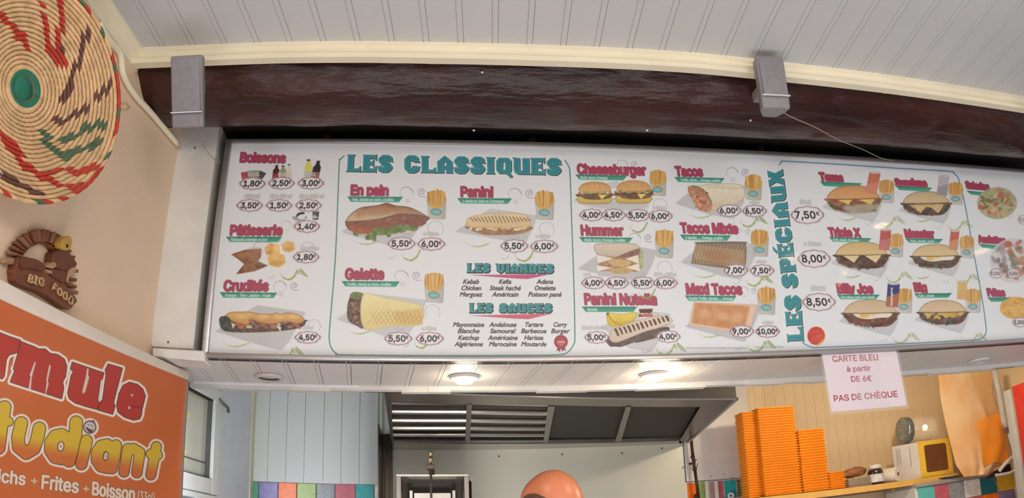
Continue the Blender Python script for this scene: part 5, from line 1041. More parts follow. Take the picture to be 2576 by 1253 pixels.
def inset(pts, d):
    c = np.mean(np.array(pts), 0); out = []
    n = len(pts); P_ = [np.array(p) for p in pts]
    for i in range(n):
        a, b_, c_ = P_[i - 1], P_[i], P_[(i + 1) % n]; e1 = (b_ - a) / np.linalg.norm(b_ - a); e2 = (c_ - b_) / np.linalg.norm(c_ - b_); n1 = np.array((-e1[1], e1[0])); n2 = np.array((-e2[1], e2[0]))
        if n1 @ (c - b_) < 0: n1, n2 = -n1, -n2
        m_ = (n1 + n2); m_ /= np.linalg.norm(m_); out.append(tuple(b_ + m_ * d / max(.3, m_ @ n1)))
    return out
Q = [q['fl'], q['fr'], q['br'], q['bl']]; Qi = inset(Q, .012)
# shell: four fascia sheets, leaning inwards upwards at the right-hand end
def sheet(a, c, z0, z1, nm, m, th=.004, lean=0):
    b = MB(); A_, C_ = hl(a), hl(c); b.hexa([(A_[0], A_[1], z0), (C_[0], C_[1], z0), (C_[0], C_[1] + th, z0), (A_[0], A_[1] + th, z0)], [(A_[0], A_[1] + lean, z1), (C_[0] , C_[1] + lean, z1), (C_[0], C_[1] + th + lean, z1), (A_[0], A_[1] + th + lean, z1)]); return b.obj(nm, m, hd)
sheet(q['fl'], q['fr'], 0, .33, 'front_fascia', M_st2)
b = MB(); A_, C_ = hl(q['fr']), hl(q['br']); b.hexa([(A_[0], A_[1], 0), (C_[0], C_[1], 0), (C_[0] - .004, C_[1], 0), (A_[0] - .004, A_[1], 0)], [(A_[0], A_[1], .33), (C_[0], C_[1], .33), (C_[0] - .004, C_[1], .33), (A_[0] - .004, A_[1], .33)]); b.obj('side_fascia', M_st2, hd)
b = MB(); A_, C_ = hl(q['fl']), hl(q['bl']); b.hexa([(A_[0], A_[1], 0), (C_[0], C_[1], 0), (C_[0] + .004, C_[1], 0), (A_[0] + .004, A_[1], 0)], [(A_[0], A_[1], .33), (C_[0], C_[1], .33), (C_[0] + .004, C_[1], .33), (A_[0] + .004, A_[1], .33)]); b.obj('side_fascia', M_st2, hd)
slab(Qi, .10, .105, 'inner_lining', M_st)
# underside bands
f = lambda x, y: uwz(x, y, ZH)
def quad(L): return [f(x, y) for x, y in L]
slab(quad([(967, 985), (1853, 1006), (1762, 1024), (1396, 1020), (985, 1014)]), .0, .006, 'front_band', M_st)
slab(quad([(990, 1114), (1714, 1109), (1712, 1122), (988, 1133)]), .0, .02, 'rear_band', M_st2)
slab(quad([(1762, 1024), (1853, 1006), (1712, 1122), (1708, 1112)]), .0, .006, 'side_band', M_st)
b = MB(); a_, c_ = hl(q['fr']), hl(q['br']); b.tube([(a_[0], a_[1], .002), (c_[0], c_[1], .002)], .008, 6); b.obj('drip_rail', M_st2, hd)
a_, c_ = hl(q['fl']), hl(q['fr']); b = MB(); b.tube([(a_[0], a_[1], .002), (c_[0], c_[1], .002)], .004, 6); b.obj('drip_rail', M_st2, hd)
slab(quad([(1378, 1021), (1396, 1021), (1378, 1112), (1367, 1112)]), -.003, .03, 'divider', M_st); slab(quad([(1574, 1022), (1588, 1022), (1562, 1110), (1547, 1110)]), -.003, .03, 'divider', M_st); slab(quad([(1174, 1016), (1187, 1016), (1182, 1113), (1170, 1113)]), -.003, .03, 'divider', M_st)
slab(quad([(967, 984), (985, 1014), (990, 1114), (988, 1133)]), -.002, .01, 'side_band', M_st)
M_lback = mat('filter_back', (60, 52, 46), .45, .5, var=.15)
def louvre(L, n, nm):
    fl_, fr_, br_, bl_ = [np.array(f(*p)) for p in L]; back = slab([tuple(p) for p in (fl_, fr_, br_, bl_)], .034, .038, nm, M_lback)
    for k in range(n):
        t0 = (k + .05) / n
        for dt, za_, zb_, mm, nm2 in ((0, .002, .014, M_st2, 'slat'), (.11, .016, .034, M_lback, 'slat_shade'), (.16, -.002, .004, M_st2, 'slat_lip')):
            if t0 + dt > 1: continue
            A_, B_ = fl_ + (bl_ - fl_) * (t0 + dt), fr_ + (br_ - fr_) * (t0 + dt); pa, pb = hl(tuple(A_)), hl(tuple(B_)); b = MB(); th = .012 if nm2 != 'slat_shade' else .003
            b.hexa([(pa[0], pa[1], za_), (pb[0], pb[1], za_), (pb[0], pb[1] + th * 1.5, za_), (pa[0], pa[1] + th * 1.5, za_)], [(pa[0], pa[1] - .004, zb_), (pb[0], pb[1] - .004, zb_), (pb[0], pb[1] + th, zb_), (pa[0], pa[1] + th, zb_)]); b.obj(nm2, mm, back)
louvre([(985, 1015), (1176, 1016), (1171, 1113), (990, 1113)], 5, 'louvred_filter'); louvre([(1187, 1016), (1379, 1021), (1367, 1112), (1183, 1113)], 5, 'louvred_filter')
slab(quad([(1396, 1021), (1574, 1022), (1548, 1111), (1378, 1111)]), .02, .026, 'mesh_filter', M_mesh); slab(quad([(1588, 1022), (1762, 1024), (1714, 1110), (1562, 1110)]), .02, .026, 'mesh_filter', M_mesh)

# steel splash sheet on the back wall, with screws, and a steel end screen
ss = thing('steel_splashback', 'smooth brushed steel sheet on the kitchen back wall below the hood', 'wall panel', P(.1, WK - .006, 1.2))
ul_, ur_ = uz(988, 1190, WK)[0], uz(1722, 1200, WK)[0]; b = MB(); b.box(ul_ - .1, ur_ - .1, 0, .005, -.1, .98); b.obj('sheet', M_stw, ss)
for px, py in ((1255, 1148), (1414, 1143), (1565, 1140), (1665, 1128)):
    u, z = uz(px, py, WK - .007); b = MB(); b.ball((u - .1, -.001, z - 1.2), (.005, .003, .005), 10, 6); b.obj('screw', M_brown, ss)
sc = thing('steel_end_screen', 'narrow upright steel screen between white boards and splashback', 'wall panel', P(uz(958, 1200, 3.95)[0], 3.7, 1.2))
uS = uz(962, 1200, 3.95)[0]; b = MB(); b.box(0, .006, 0, WK - 3.7 - .01, -.1, .88); b.box(.006, .05, WK - 3.7 - .03, WK - 3.7 - .012, -.1, .88); b.obj('sheet', M_st, sc)
for px in (972, 984): u = uz(px, 1200, WK - .03)[0] - uS; b = MB(); b.tube([(u, WK - 3.7 - .034, -.1), (u, WK - 3.7 - .034, .8)], .003, 6); b.obj('fold', M_st2, sc)

# vertical grill with gas tap
wG = 3.3; go = (uz(1090, 1195, wG)[0], wG, uz(1090, 1195, wG)[1] - .5); gr = thing('kebab_grill', 'open steel vertical grill cabinet with brass gas tap on top', 'grill', P(*go))
gx0, gx1 = uz(996, 1200, wG)[0] - go[0], uz(1180, 1200, wG)[0] - go[0]; zt_ = .5
M_g = mat('grill_steel', (140, 132, 124), .35, .8, var=.06)
def gb(x0, x1, y0, y1, z0, z1, nm, m=M_g, bev=.002, label=None): b = MB(); b.box(x0, x1, y0, y1, z0, z1); return b.obj(nm, m, gr, bevel=bev, seg=1, label=label)
gb(gx0, gx0 + .022, 0, .3, -.5, zt_, 'side_panel'); gb(gx1 - .022, gx1, 0, .3, -.5, zt_, 'side_panel'); gb(gx0, gx1, -.004, .3, zt_ - .008, zt_ + .004, 'top_panel', M_st2); gb(gx0 + .02, gx1 - .02, .28, .3, -.5, zt_ - .01, 'back_panel', mat('sooty_steel', (64, 58, 52), .6, .4))
gb(gx0 + .05, gx0 + .066, .2, .27, -.5, zt_ - .05, 'burner_rail', M_st2); gb(gx1 - .066, gx1 - .05, .2, .27, -.5, zt_ - .05, 'burner_rail', M_st2); gb(gx0 + .07, gx1 - .07, .22, .26, zt_ - .09, zt_ - .06, 'burner_bar', M_st2)
gb(gx1, gx1 + .012, .04, .28, -.5, zt_ - .02, 'heat_shield', M_st, .008)
u1 = uz(1084, 1200, wG - .02)[0] - go[0]; b = MB(); b.tube([(u1, -.02, -.5), (u1, -.02, zt_ + .03)], .005, 10); b.obj('spit_rod', M_st2, gr, smooth=True)
gb(u1 - .016, u1 + .014, -.035, .02, zt_ + .022, zt_ + .042, 'clamp', mat('bronze_dark', (110, 92, 76), .4, .7)); gb(u1 - .008, u1 + .016, -.01, .02, zt_, zt_ + .024, 'clamp_foot', M_dark)
for xx in (gx0, gx1 - .03):
    for yy in (.0, .27): gb(xx, xx + .03, yy, yy + .03, -go[2], -.5, 'leg')
gb(gx0, gx1, 0, .3, -.505, -.49, 'base_panel')
b = MB(); b.lathe([(.003, .042), (.005, .05), (.011, .066), (.011, .07), (.007, .072), (.008, .088), (.012, .090), (.012, .094), (.006, .098)], (u1, -.01, zt_), 'z', 14); b.obj('gas_tap', mat('brass', (188, 160, 118), .3, .9), gr, smooth=True, label='brass tap')

# ------------------------------------------------------------------ the cook: only the bald crown shows over the counter
wM = 2.48; hu, hz = uz(1374, 1183, wM); co = thing('person', 'bald man standing in the kitchen, only the crown of the head showing', 'person', P(hu, wM, 0), ROT)
htop = hz
def skin_body():
    J = dict(pel=(0, 0, .93), sp=(0, 0, 1.10), ch=(0, -.01, 1.30), nk=(.0, .0, 1.44), hb=(.015, .0, 1.54), s1=(0, .19, 1.39), e1=(.06, .25, 1.13), w1=(.28, .16, 1.08), h1=(.35, .13, 1.08), s2=(0, -.19, 1.39), e2=(.06, -.25, 1.13), w2=(.28, -.16, 1.08), h2=(.35, -.13, 1.08), p1=(0, .1, .88), k1=(.02, .11, .49), a1=(0, .11, .08), f1=(.15, .12, .03), p2=(0, -.1, .88), k2=(.02, -.11, .49), a2=(0, -.11, .08), f2=(.15, -.12, .03))
    r = dict(pel=.15, sp=.14, ch=.15, nk=.065, hb=.06, s1=.07, e1=.045, w1=.03, h1=.035, s2=.07, e2=.045, w2=.03, h2=.035, p1=.1, k1=.06, a1=.045, f1=.035, p2=.1, k2=.06, a2=.045, f2=.035)
    E = 'pel-sp sp-ch ch-nk nk-hb ch-s1 s1-e1 e1-w1 w1-h1 ch-s2 s2-e2 e2-w2 w2-h2 pel-p1 p1-k1 k1-a1 a1-f1 pel-p2 p2-k2 k2-a2 a2-f2'.split(); K = list(J)
    for s, sy in (('h1', 1), ('h2', -1)):
        b0 = J[s]
        for i in range(4):
            n1, n2 = s + 'g%d' % i, s + 'm%d' % i; yy = b0[1] + (i - 1.5) * .02; J[n1] = (b0[0] + .045, yy, b0[2] - .004); J[n2] = (b0[0] + .085 - .006 * abs(i - 1.5), yy, b0[2] - .03); r[n1] = .0095; r[n2] = .008; E += [s + '-' + n1, n1 + '-' + n2]
        n1, n2 = s + 't', s + 'u'; J[n1] = (b0[0] + .01, b0[1] - sy * .04, b0[2]); J[n2] = (b0[0] + .045, b0[1] - sy * .052, b0[2] - .01); r[n1] = .012; r[n2] = .01; E += [s + '-' + n1, n1 + '-' + n2]
    K = list(J); me = bpy.data.meshes.new('body'); me.from_pydata([J[k] for k in K], [tuple(K.index(x) for x in e.split('-')) for e in E], []); o = bpy.data.objects.new('body', me); COL.objects.link(o)
    md = o.modifiers.new('s', 'SKIN'); sv = me.skin_vertices[0].data
    for i, k in enumerate(K): sv[i].radius = (r[k], r[k]); sv[i].use_root = (k == 'pel')
    o.modifiers.new('d', 'SUBSURF').levels = 1; return o
sb = skin_body(); bpy.context.view_layer.update(); dg = bpy.context.evaluated_depsgraph_get(); bm = bmesh.new(); bm.from_mesh(sb.evaluated_get(dg).to_mesh()); bpy.data.objects.remove(sb)
hc = htop - .118; hx = .02
def add_ball(c, r): b = MB(); b.ball(c, r, 28, 18); me = bpy.data.meshes.new('x'); b.bm.to_mesh(me); b.bm.free(); bm.from_mesh(me)
add_ball((hx, 0, hc), (.104, .086, .118)); add_ball((hx + .045, 0, hc - .06), (.058, .056, .065)); add_ball((hx - .02, 0, hc + .0), (.092, .086, .108)); add_ball((hx + .1, 0, hc - .02), (.018, .013, .026)); add_ball((hx - .01, .078, hc - .015), (.02, .008, .032)); add_ball((hx - .01, -.078, hc - .015), (.02, .008, .032)); add_ball((hx + .088, 0, hc - .065), (.014, .026, .009)); add_ball((hx + .075, 0, hc + .018), (.022, .05, .014)); add_ball((hx + .0, 0, hc - .11), (.055, .055, .09))
me = bpy.data.meshes.new('body'); bm.to_mesh(me); bm.free(); M_skin = mat('skin', (214, 132, 98), .38, var=.07, scale=12, coat=.15, coatr=.3, bump=.06, bscale=60)
o = bpy.data.objects.new('body', me); COL.objects.link(o); rm = o.modifiers.new('r', 'REMESH'); rm.mode = 'VOXEL'; rm.voxel_size = .0075; sm = o.modifiers.new('s', 'SMOOTH'); sm.factor = .6; sm.iterations = 4
bpy.context.view_layer.update(); dg = bpy.context.evaluated_depsgraph_get(); me2 = bpy.data.meshes.new_from_object(o.evaluated_get(dg)); o.modifiers.clear(); o.data = me2
bmx = bmesh.new(); bmx.from_mesh(me2); left = set(bmx.verts); best_ = []
while left:
    st_ = [left.pop()]; comp = []
    while st_:
        v = st_.pop(); comp.append(v)
        for e_ in v.link_edges:
            w_ = e_.other_vert(v)
            if w_ in left: left.discard(w_); st_.append(w_)
    if len(comp) > len(best_): best_, comp = comp, best_
    if comp: bmesh.ops.delete(bmx, geom=comp, context='VERTS'); left = {v for v in left if v.is_valid}
bmx.to_mesh(me2); bmx.free(); me2.materials.clear(); me2.materials.append(M_skin); me2.shade_smooth(); o.parent = co
for s in (1, -1):
    b = MB(); b.ball((hx + .083, s * .03, hc - .002), (.011, .013, .009), 12, 8); b.obj('eye', mat('eye_white', (230, 226, 220), .2), co, smooth=True); b = MB(); b.ball((hx + .0925, s * .03, hc - .002), (.004, .006, .006), 10, 6); b.obj('iris', mat('iris_brown', (60, 36, 24), .2), co, smooth=True)
def stub(i, j):          # short cropped hair round the sides and back
    a = PI * (.30 + 1.4 * i); e = -.75 + (1.04 + .10 * math.sin(i * 17)) * j; cc = max(.05, math.cos(e)); return (hx - .012 + .1065 * math.cos(a) * cc, .0895 * math.sin(a) * cc, hc - .006 + .124 * math.sin(e))
b = MB(); b.grid(stub, 40, 12); hr = b.obj('cropped_hair', mat('stubble', (96, 66, 54), .8, var=.2, scale=90), co, smooth=True)
def shirt(z0, z1, rx, ry, nm, m, n=32):
    b = MB(); b.grid(lambda i, j: (rx(j) * math.cos(2 * PI * i), ry(j) * math.sin(2 * PI * i), z0 + (z1 - z0) * j), n, 10, True); return b.obj(nm, m, co, smooth=True)
shirt(.86, 1.445, lambda j: .165 - .01 * j - .07 * max(0, j - .8) * 5, lambda j: .185 + .03 * math.sin(j * 3) - .13 * max(0, j - .82) * 5, 'shirt', mat('shirt_white', (210, 210, 206), .8)); shirt(.2, .9, lambda j: .15, lambda j: .2, 'apron', mat('apron_dark', (50, 50, 56), .8))
for s in (1, -1): b = MB(); b.tube([(0, s * .17, 1.39), (.03, s * .22, 1.27), (.06, s * .25, 1.16)], [.085, .075, .062], 14, False); b.obj('sleeve', mat('shirt_white', (210, 210, 206)), co, smooth=True)
for s in (1, -1): b = MB(); b.ball((.07, s * .115, .045), (.15, .055, .045), 14, 8); b.obj('shoe', M_dark, co, smooth=True)
co.rotation_euler = (0, 0, ROT - math.radians(42))

# ------------------------------------------------------------------ right-hand side of the kitchen
wsp = thing('white_wall_panel', 'plain white panel screwed to the wall between steel sheet and boxes', 'wall panel', P(uz(1725, 1200, WK)[0], WK - .008, 1.7))
up0 = uz(1712, 1130, WK)[0]; zpb = uz(1790, 1208, WK)[1]; up1 = uz(1888, 1180, WK)[0]
b = MB(); b.box(0, up1 - up0, -.004, .006, zpb - 1.7, .62); b.obj('sheet', mat('panel_white', (218, 212, 210), .4, var=.03), wsp, bevel=.002, seg=1)
for px, py in ((1780, 1198), (1812, 1194), (1857, 1196)): u, z = uz(px, py, WK - .01); b = MB(); b.ball((u - up0, -.006, z - 1.7), (.003, .002, .003), 8, 5); b.obj('screw', M_brown, wsp)
# tan boards
ux0 = up1; k = 0; wdb = .064
while ux0 + wdb * k < 3.3:
    b = MB(); e = .001; e = .0003; b.prism([(e, 1.0), (wdb - e, 1.0), (wdb - e, 2.45), (e, 2.45)], 0, .011) if k == 0 else None
    if k == 0: tb = b.obj('tan_board', M_tan, wb, loc=(ux0, WK, 0), bevel=.0007, seg=1)
    else: dup(tb, wb, (ux0 + wdb * k, WK, 0))
    k += 1
# tiles, right
zq = zpb - .006
for c, xa, xb_ in (('orange', 1727, 1751), ('lime', 1755, 1773), ('mauve', 1784, 1796), ('rose', 1806, 1820), ('teal', 1820, 1852), ('olive', 1852, 1882)):
    tile(uz(xa, 1225, WK)[0], uz(xb_, 1225, WK)[0], zq - .1, zq, c, wb, WK - .006)
b = MB(); u0, u1 = uz(1722, 1225, WK)[0], uz(1884, 1225, WK)[0]; b.box(u0, u1, WK - .004, WK + .01, zq - .25, zq + .002); b.obj('grout_bed', M_dirty, wb)
for xa in (1776, 1800):
    u, z = uz(xa, 1210, WK - .03); t = thing('shelf_bracket', 'white slotted upright strip over the tiles, ' + ('left one' if xa < 1790 else 'right one'), 'bracket', P(u, WK - .02, z - .15), group='slotted strips over the tiles'); b = MB(); b.box(-.004, .014, -.004, .006, -.1, .15); b.obj('strip', mat('strip_white', (222, 218, 208), .4), t, bevel=.001, seg=1)
# black gas pipe
gp = thing('gas_pipe', 'dark painted gas pipe with valve running down beside the hood', 'pipe', P(uz(1745, 1180, WK - .05)[0], WK - .05, 1.8)); gpo = (uz(1745, 1180, WK - .05)[0], WK - .05, 1.8)
def gpp(x, y): return lw(x, y, WK - .05, gpo)
M_pipe = mat('pipe_dark', (62, 48, 38), .5, .4, var=.15)
b = MB(); b.tube([gpp(1737, 1085), gpp(1741, 1130), gpp(1743, 1150)], .0085, 10); b.tube([gpp(1748, 1182), gpp(1752, 1210), gpp(1758, 1260)], .0085, 10); b.obj('pipe_run', M_pipe, gp, smooth=True)
b = MB(); b.tube([gpp(1742, 1147), gpp(1743, 1152)], .013, 8); b.tube([gpp(1743, 1150), gpp(1748, 1184)], .009, 8); b.tube([gpp(1747, 1178), gpp(1748, 1183)], .013, 8); b.tube([gpp(1745, 1166), gpp(1735, 1167)], .005, 8); b.obj('valve', M_pipe, gp)
b = MB(); q_ = gpp(1735, 1167); b.ball(q_, .007, 8, 6); b.obj('valve_knob', M_pipe, gp, smooth=True); b = MB(); q_ = gpp(1751, 1166); b.ball(q_, (.009, .008, .026), 12, 8); b.obj('valve_guard', M_st2, gp, smooth=True)
b = MB(); b.tube([gpp(1750, 1253), gpp(1754, 1247)], .016, 8); b.obj('collar', M_pipe, gp)
rt = thing('roll_holder', 'small white round holder ring on the tiles beside the boxes', 'holder', P(*[(lambda q: (q[0], WK - .03, q[1]))(uz(1839, 1247, WK - .03))][0])); b = MB(); b.lathe([(.006, 0), (.012, -.006), (.019, -.004), (.019, .006)], (0, 0, 0), 'y', 20, False); b.obj('ring', mat('ring_white', (206, 214, 214), .4), rt, smooth=True); b = MB(); b.box(-.055, .055, .004, .014, -.03, -.012); b.obj('plate', M_white, rt)
cw = [(1836, 1198, WK - .012), (1848, 1208, WK - .02), (1866, 1219, WK - .02), (1892, 1231, WK - .02)]
wire(cw, .0016, 'thin grey cable crossing the teal and olive tiles', 'cable')

# shelf
wS0, wS1 = 3.70, WK - .012; sL, sR = (1990, 1240), (2420, 1192); z1_, z2_ = uz(*sL, wS0)[1], uz(*sR, wS0)[1]; ZSH = (z1_ + z2_) / 2
sh = thing('wall_shelf', 'long wooden wall shelf with yellow front edge holding boxes and jars', 'shelf', P(uz(1880, 1250, wS0)[0], wS0, ZSH))
us0, us1 = uz(1905, 1250, wS0)[0], uz(2440, 1195, wS0)[0]
b = MB(); b.box(0, us1 - us0, .004, wS1 - wS0, -.03, 0); b.obj('plank', mat('shelf_wood', (150, 104, 60), .5, var=.12, stretch=(.3, 3, 3)), sh)
sh.location = P(us0, wS0, ZSH); b = MB(); b.box(0, us1 - us0, -.003, .0035, -.031, .001); b.obj('front_edge', mat('shelf_edge', (224, 176, 92), .3, var=.06, coat=.4), sh)
b = MB(); x_ = uz(2250, 1235, wS0)[0] - us0; b.prism([(x_ - .018, -.032), (x_ + .018, -.032), (x_, -.055)], .01, .03); b.obj('bracket_tip', mat('olive_bracket', (140, 124, 50), .5), sh)
# foam boxes
M_or = mat('foam_orange', (255, 158, 30), .5, var=.05, scale=20, bump=.08, bscale=150); M_or2 = mat('foam_orange_shade', (226, 126, 30), .5, var=.05)
def foambox(wd, dp, h, ft):
    t = thing('foam_box', '', 'food box', (0, 0, 0)); b = MB(); x = wd / 2; i = .008
    b.hexa([(-x + i, i, 0), (x - i, i, 0), (x - i, dp - i, 0), (-x + i, dp - i, 0)], [(-x, 0, h * .8), (x, 0, h * .8), (x, dp, h * .8), (-x, dp, h * .8)]); b.obj('tray', M_or, t, bevel=.0012, seg=1)
    b = MB(); b.box(-x - .0006, x + .0006, -.0008, dp + .0006, h * .66, h * .92); b.obj('lid_rim', mat('foam_rim', (255, 166, 40), .5, var=.03), t); return t
def stack(xa, xb_, y_bot, y_top, w, h, lab, grp, dp, lean=0., z0=None):
    ua, ub_ = uz(xa, y_bot, w)[0], uz(xb_, y_bot, w)[0]; zt2 = uz((xa + xb_) / 2, y_top, w)[1]; z = ZSH if z0 is None else z0; n = max(1, int(round((zt2 - z) / h))); hh_ = (zt2 - z) / n; base = foambox(ub_ - ua, dp, hh_, 0); base['label'] = lab; base['group'] = grp; r0 = random.Random(int(xa))
    for k in range(n):
        pos = P((ua + ub_) / 2 + r0.uniform(-.0012, .0012) + lean * k / n, w + r0.uniform(0, .003), z + hh_ * k)
        if k == 0: base.location = pos
        else: c_ = tree(base, pos); c_.rotation_euler = (0, 0, ROT + r0.uniform(-.012, .012))
    return n
stack(1925, 2020, 1238, 1022, wS0 + .015, .0135, 'orange foam food box in the tall front stack on the shelf', 'tall front stack of orange boxes', .11)
stack(1885, 1925, 1245, 1034, wS0 + .05, .0135, 'orange foam food box in the tall narrow stack beside the white panel', 'tall narrow stack of orange boxes', .11)
stack(2022, 2090, 1232, 1078, wS0 + .02, .0145, 'orange foam food box in the middle stack of the shelf', 'middle stack of orange boxes', .13)
stack(2090, 2130, 1222, 1185, wS0 + .02, .012, 'orange foam food box in the lowest short stack of the shelf', 'short stack of orange boxes', .12)
# flat containers under a brown bag
cu = uz(2170, 1210, wS0 + .03)[0]
for k in range(6):
    t = thing('foil_tray', 'pale shallow takeaway tray in the flat pile beside the dark jar', 'tray', P(cu + .002 * (k % 2), wS0 + .03, ZSH + .0085 * k), group='pile of pale takeaway trays'); b = MB(); b.hexa([(-.085, .005, 0), (.085, .005, 0), (.085, .12, 0), (-.085, .12, 0)], [(-.09, 0, .007), (.09, 0, .007), (.09, .125, .007), (-.09, .125, .007)]); b.obj('tray', mat('tray_pale', (206, 190, 170), .4, .2, var=.08), t, bevel=.001, seg=1)
bg = thing('paper_bag', 'crumpled brown paper bag lying on the pile of takeaway trays', 'bag', P(cu - .028, wS0 + .04, ZSH + .051))
def bagf(i, j):
    i0 = i
    a = 2 * PI * i; y = j; r = .038 * math.sin(PI * min(.98, .08 + .9 * j)) ** .5; x = -.085 + .175 * j; n_ = mnoise.noise(Vector((math.cos(a) * 2, j * 6, math.sin(a) * 2))) * .008
    n_ *= 1.6; return (x, .05 + (r * 1.3 + n_) * math.cos(a), .022 + .020 * j + (r * (.45 + .45 * j) + n_) * math.sin(a))
b = MB(); b.grid(bagf, 22, 14, True); b.obj('bag_body', mat('kraft_brown', (156, 100, 64), .7, var=.15, bump=.2, bscale=40), bg, smooth=True)
# dark jar
jo = lambda x, y, w: (lambda q: P(q[0], w, q[1]))(uz(x, y, w))
ju = uz(2208, 1222, wS0 + .04)[0]; jt = thing('glass_jar', 'dark filled jar with pale label between trays and paper roll', 'jar', P(ju, wS0 + .05, ZSH)); rj = .045
b = MB(); b.lathe([(rj * .9, 0), (rj, .004), (rj, .066), (rj * .9, .080), (rj * .75, .088)], (0, 0, 0), 'z', 24); b.obj('jar_body', mat('jar_dark', (54, 32, 26), .12, var=.1, coat=1), jt, smooth=True); b = MB(); b.lathe([(rj * 1.01, .014), (rj * 1.01, .058)], (0, 0, 0), 'z', 24, False); b.obj('jar_label', mat('label_pale', (206, 204, 204), .5, var=.2, scale=40), jt, smooth=True); b = MB(); b.lathe([(rj * .80, .088), (rj * .82, .09), (rj * .82, .106), (rj * .75, .110)], (0, 0, 0), 'z', 24); b.obj('lid', mat('lid_white', (222, 214, 204), .4), jt, smooth=True)
# paper roll lying, hole towards the viewer
ru, rz_ = uz(2252, 1205, wS0 + .03); rl = thing('paper_roll', 'white paper roll lying with its hole facing out before white carton', 'roll', P(ru + .012, wS0 + .012, ZSH + .042)); b = MB(); b.lathe([(.011, 0), (.040, 0), (.042, .003), (.042, .09), (.011, .09), (.011, 0)], (0, 0, 0), 'y', 28, False); b.obj('roll', mat('paper_roll_white', (226, 212, 198), .8), rl, smooth=False); b = MB(); b.lathe([(.0095, .001), (.011, .001), (.011, .089), (.0095, .089)], (0, 0, 0), 'y', 20, False); b.obj('core', M_brown, rl)
rl.rotation_euler = (0, 0, ROT + .5)
# carton: white side and yellow front with brown window
wC = wS0 + .035; A_, B_, C_, D_ = [np.array(uz(x, y, wC)) for x, y in ((2326, 1202), (2408, 1190), (2380, 1105), (2302, 1112))]
cwid = .5 * ((B_[0] - A_[0]) + (C_[0] - D_[0])); chh = .5 * (D_[1] - A_[1] + C_[1] - B_[1]); cx0 = (A_[0] + D_[0]) / 2; M_cy = mat('carton_yellow', (240, 196, 66), .35, var=.03, coat=.3); M_cw = mat('carton_white', (206, 196, 186), .5, var=.03)
ct = thing('cardboard_carton', 'yellow carton with brown square window and white side on the shelf', 'box', P(cx0, wC, ZSH + .004))
b = MB(); b.box(0, cwid, 0, .006, 0, chh); b.obj('front_face', M_cy, ct, bevel=.002); sd_ = cwid * .98
b = MB(); b.hexa([(0.001, .006, 0), (cwid, .006, 0), (cwid, .15, 0), (-.115, .10, 0)], [(0.001, .006, chh - .002), (cwid, .006, chh - .002), (cwid, .15, chh - .002), (-.115, .10, chh - .002)]); b.obj('carton_body', M_cw, ct, label='white side')
b = MB(); x = cwid; pts = []
for cx_, cz_, a0_ in ((.80, .82, 0), (.22, .82, 90), (.22, .18, 180), (.80, .18, 270)):
    for d_ in (0, 30, 60, 90): t = math.radians(a0_ + d_); pts.append((x * cx_ + .012 * math.cos(t), chh * cz_ + .012 * math.sin(t)))
b.prism(pts, -.0015, .001); b.obj('window', mat('window_brown', (112, 70, 44), .4, var=.06), ct)
b = MB(); b.box(.01, .014, -.001, .001, chh * .93, chh * .945); b.obj('printed_mark', M_dark, ct)
for k, (xx, ln) in enumerate(((-.10, .5), (-.092, .4), (-.085, .45), (-.04, .55))):
    t = -xx / .115; b = MB(); yv = .006 + .094 * t - .0016; b.hexa([(xx, yv, chh * (.9 - ln)), (xx + .003, yv - .0025, chh * (.9 - ln)), (xx + .003, yv, chh * (.9 - ln)), (xx, yv + .002, chh * (.9 - ln))], [(xx, yv, chh * .9), (xx + .003, yv - .0025, chh * .9), (xx + .003, yv, chh * .9), (xx, yv + .002, chh * .9)]); b.obj('printed_line', mat('faint_print', (160, 150, 144), .5), ct)
# clear jar lying on the carton
jl = thing('clear_canister', 'clear plastic canister lying on its side on the yellow carton', 'canister', P(cx0 - .000, wC + .08, ZSH + .004 + chh + .079)); M_cl = mat('canister_clear', (252, 250, 244), .03, trans=1, var=0, ior=1.2)
b = MB(); Lj = .185; b.lathe([(.060, -.0), (.072, .004), (.076, .02), (.076, Lj - .03), (.068, Lj - .006), (.001, Lj)], (0, 0, 0), 'x', 36, False); b.obj('canister_body', mat('canister_film', (236, 226, 206), .05, alpha=.26, var=0, coat=1, coatr=.03), jl, smooth=True)
b = MB(); b.lathe([(.054, -.046), (.072, -.044), (.077, -.038), (.077, -.008), (.070, 0)], (0, 0, 0), 'x', 36); b.obj('canister_lid', mat('lid_metal', (150, 158, 158), .25, .7, var=.25, scale=40), jl, smooth=True)
b = MB(); b.lathe([(.030, .004), (.0305, Lj - .03)], (0, 0, -.03), 'x', 20, False); b.obj('inner_tube', mat('inner_pale', (224, 206, 176), .2, alpha=.5), jl, smooth=True)
b = MB(); b.ball((.120, -.004, .014), (.015, .015, .015), 14, 10); b.obj('glow_ball', mat('bulb_reflection', (255, 240, 200), .3, emit=9, var=0), jl, smooth=True, label='glowing ball standing in for a bulb reflection in the canister')  # glowing ball takes the place of a bulb's glint on the plastic
jl.rotation_euler = (0, math.radians(3), ROT)
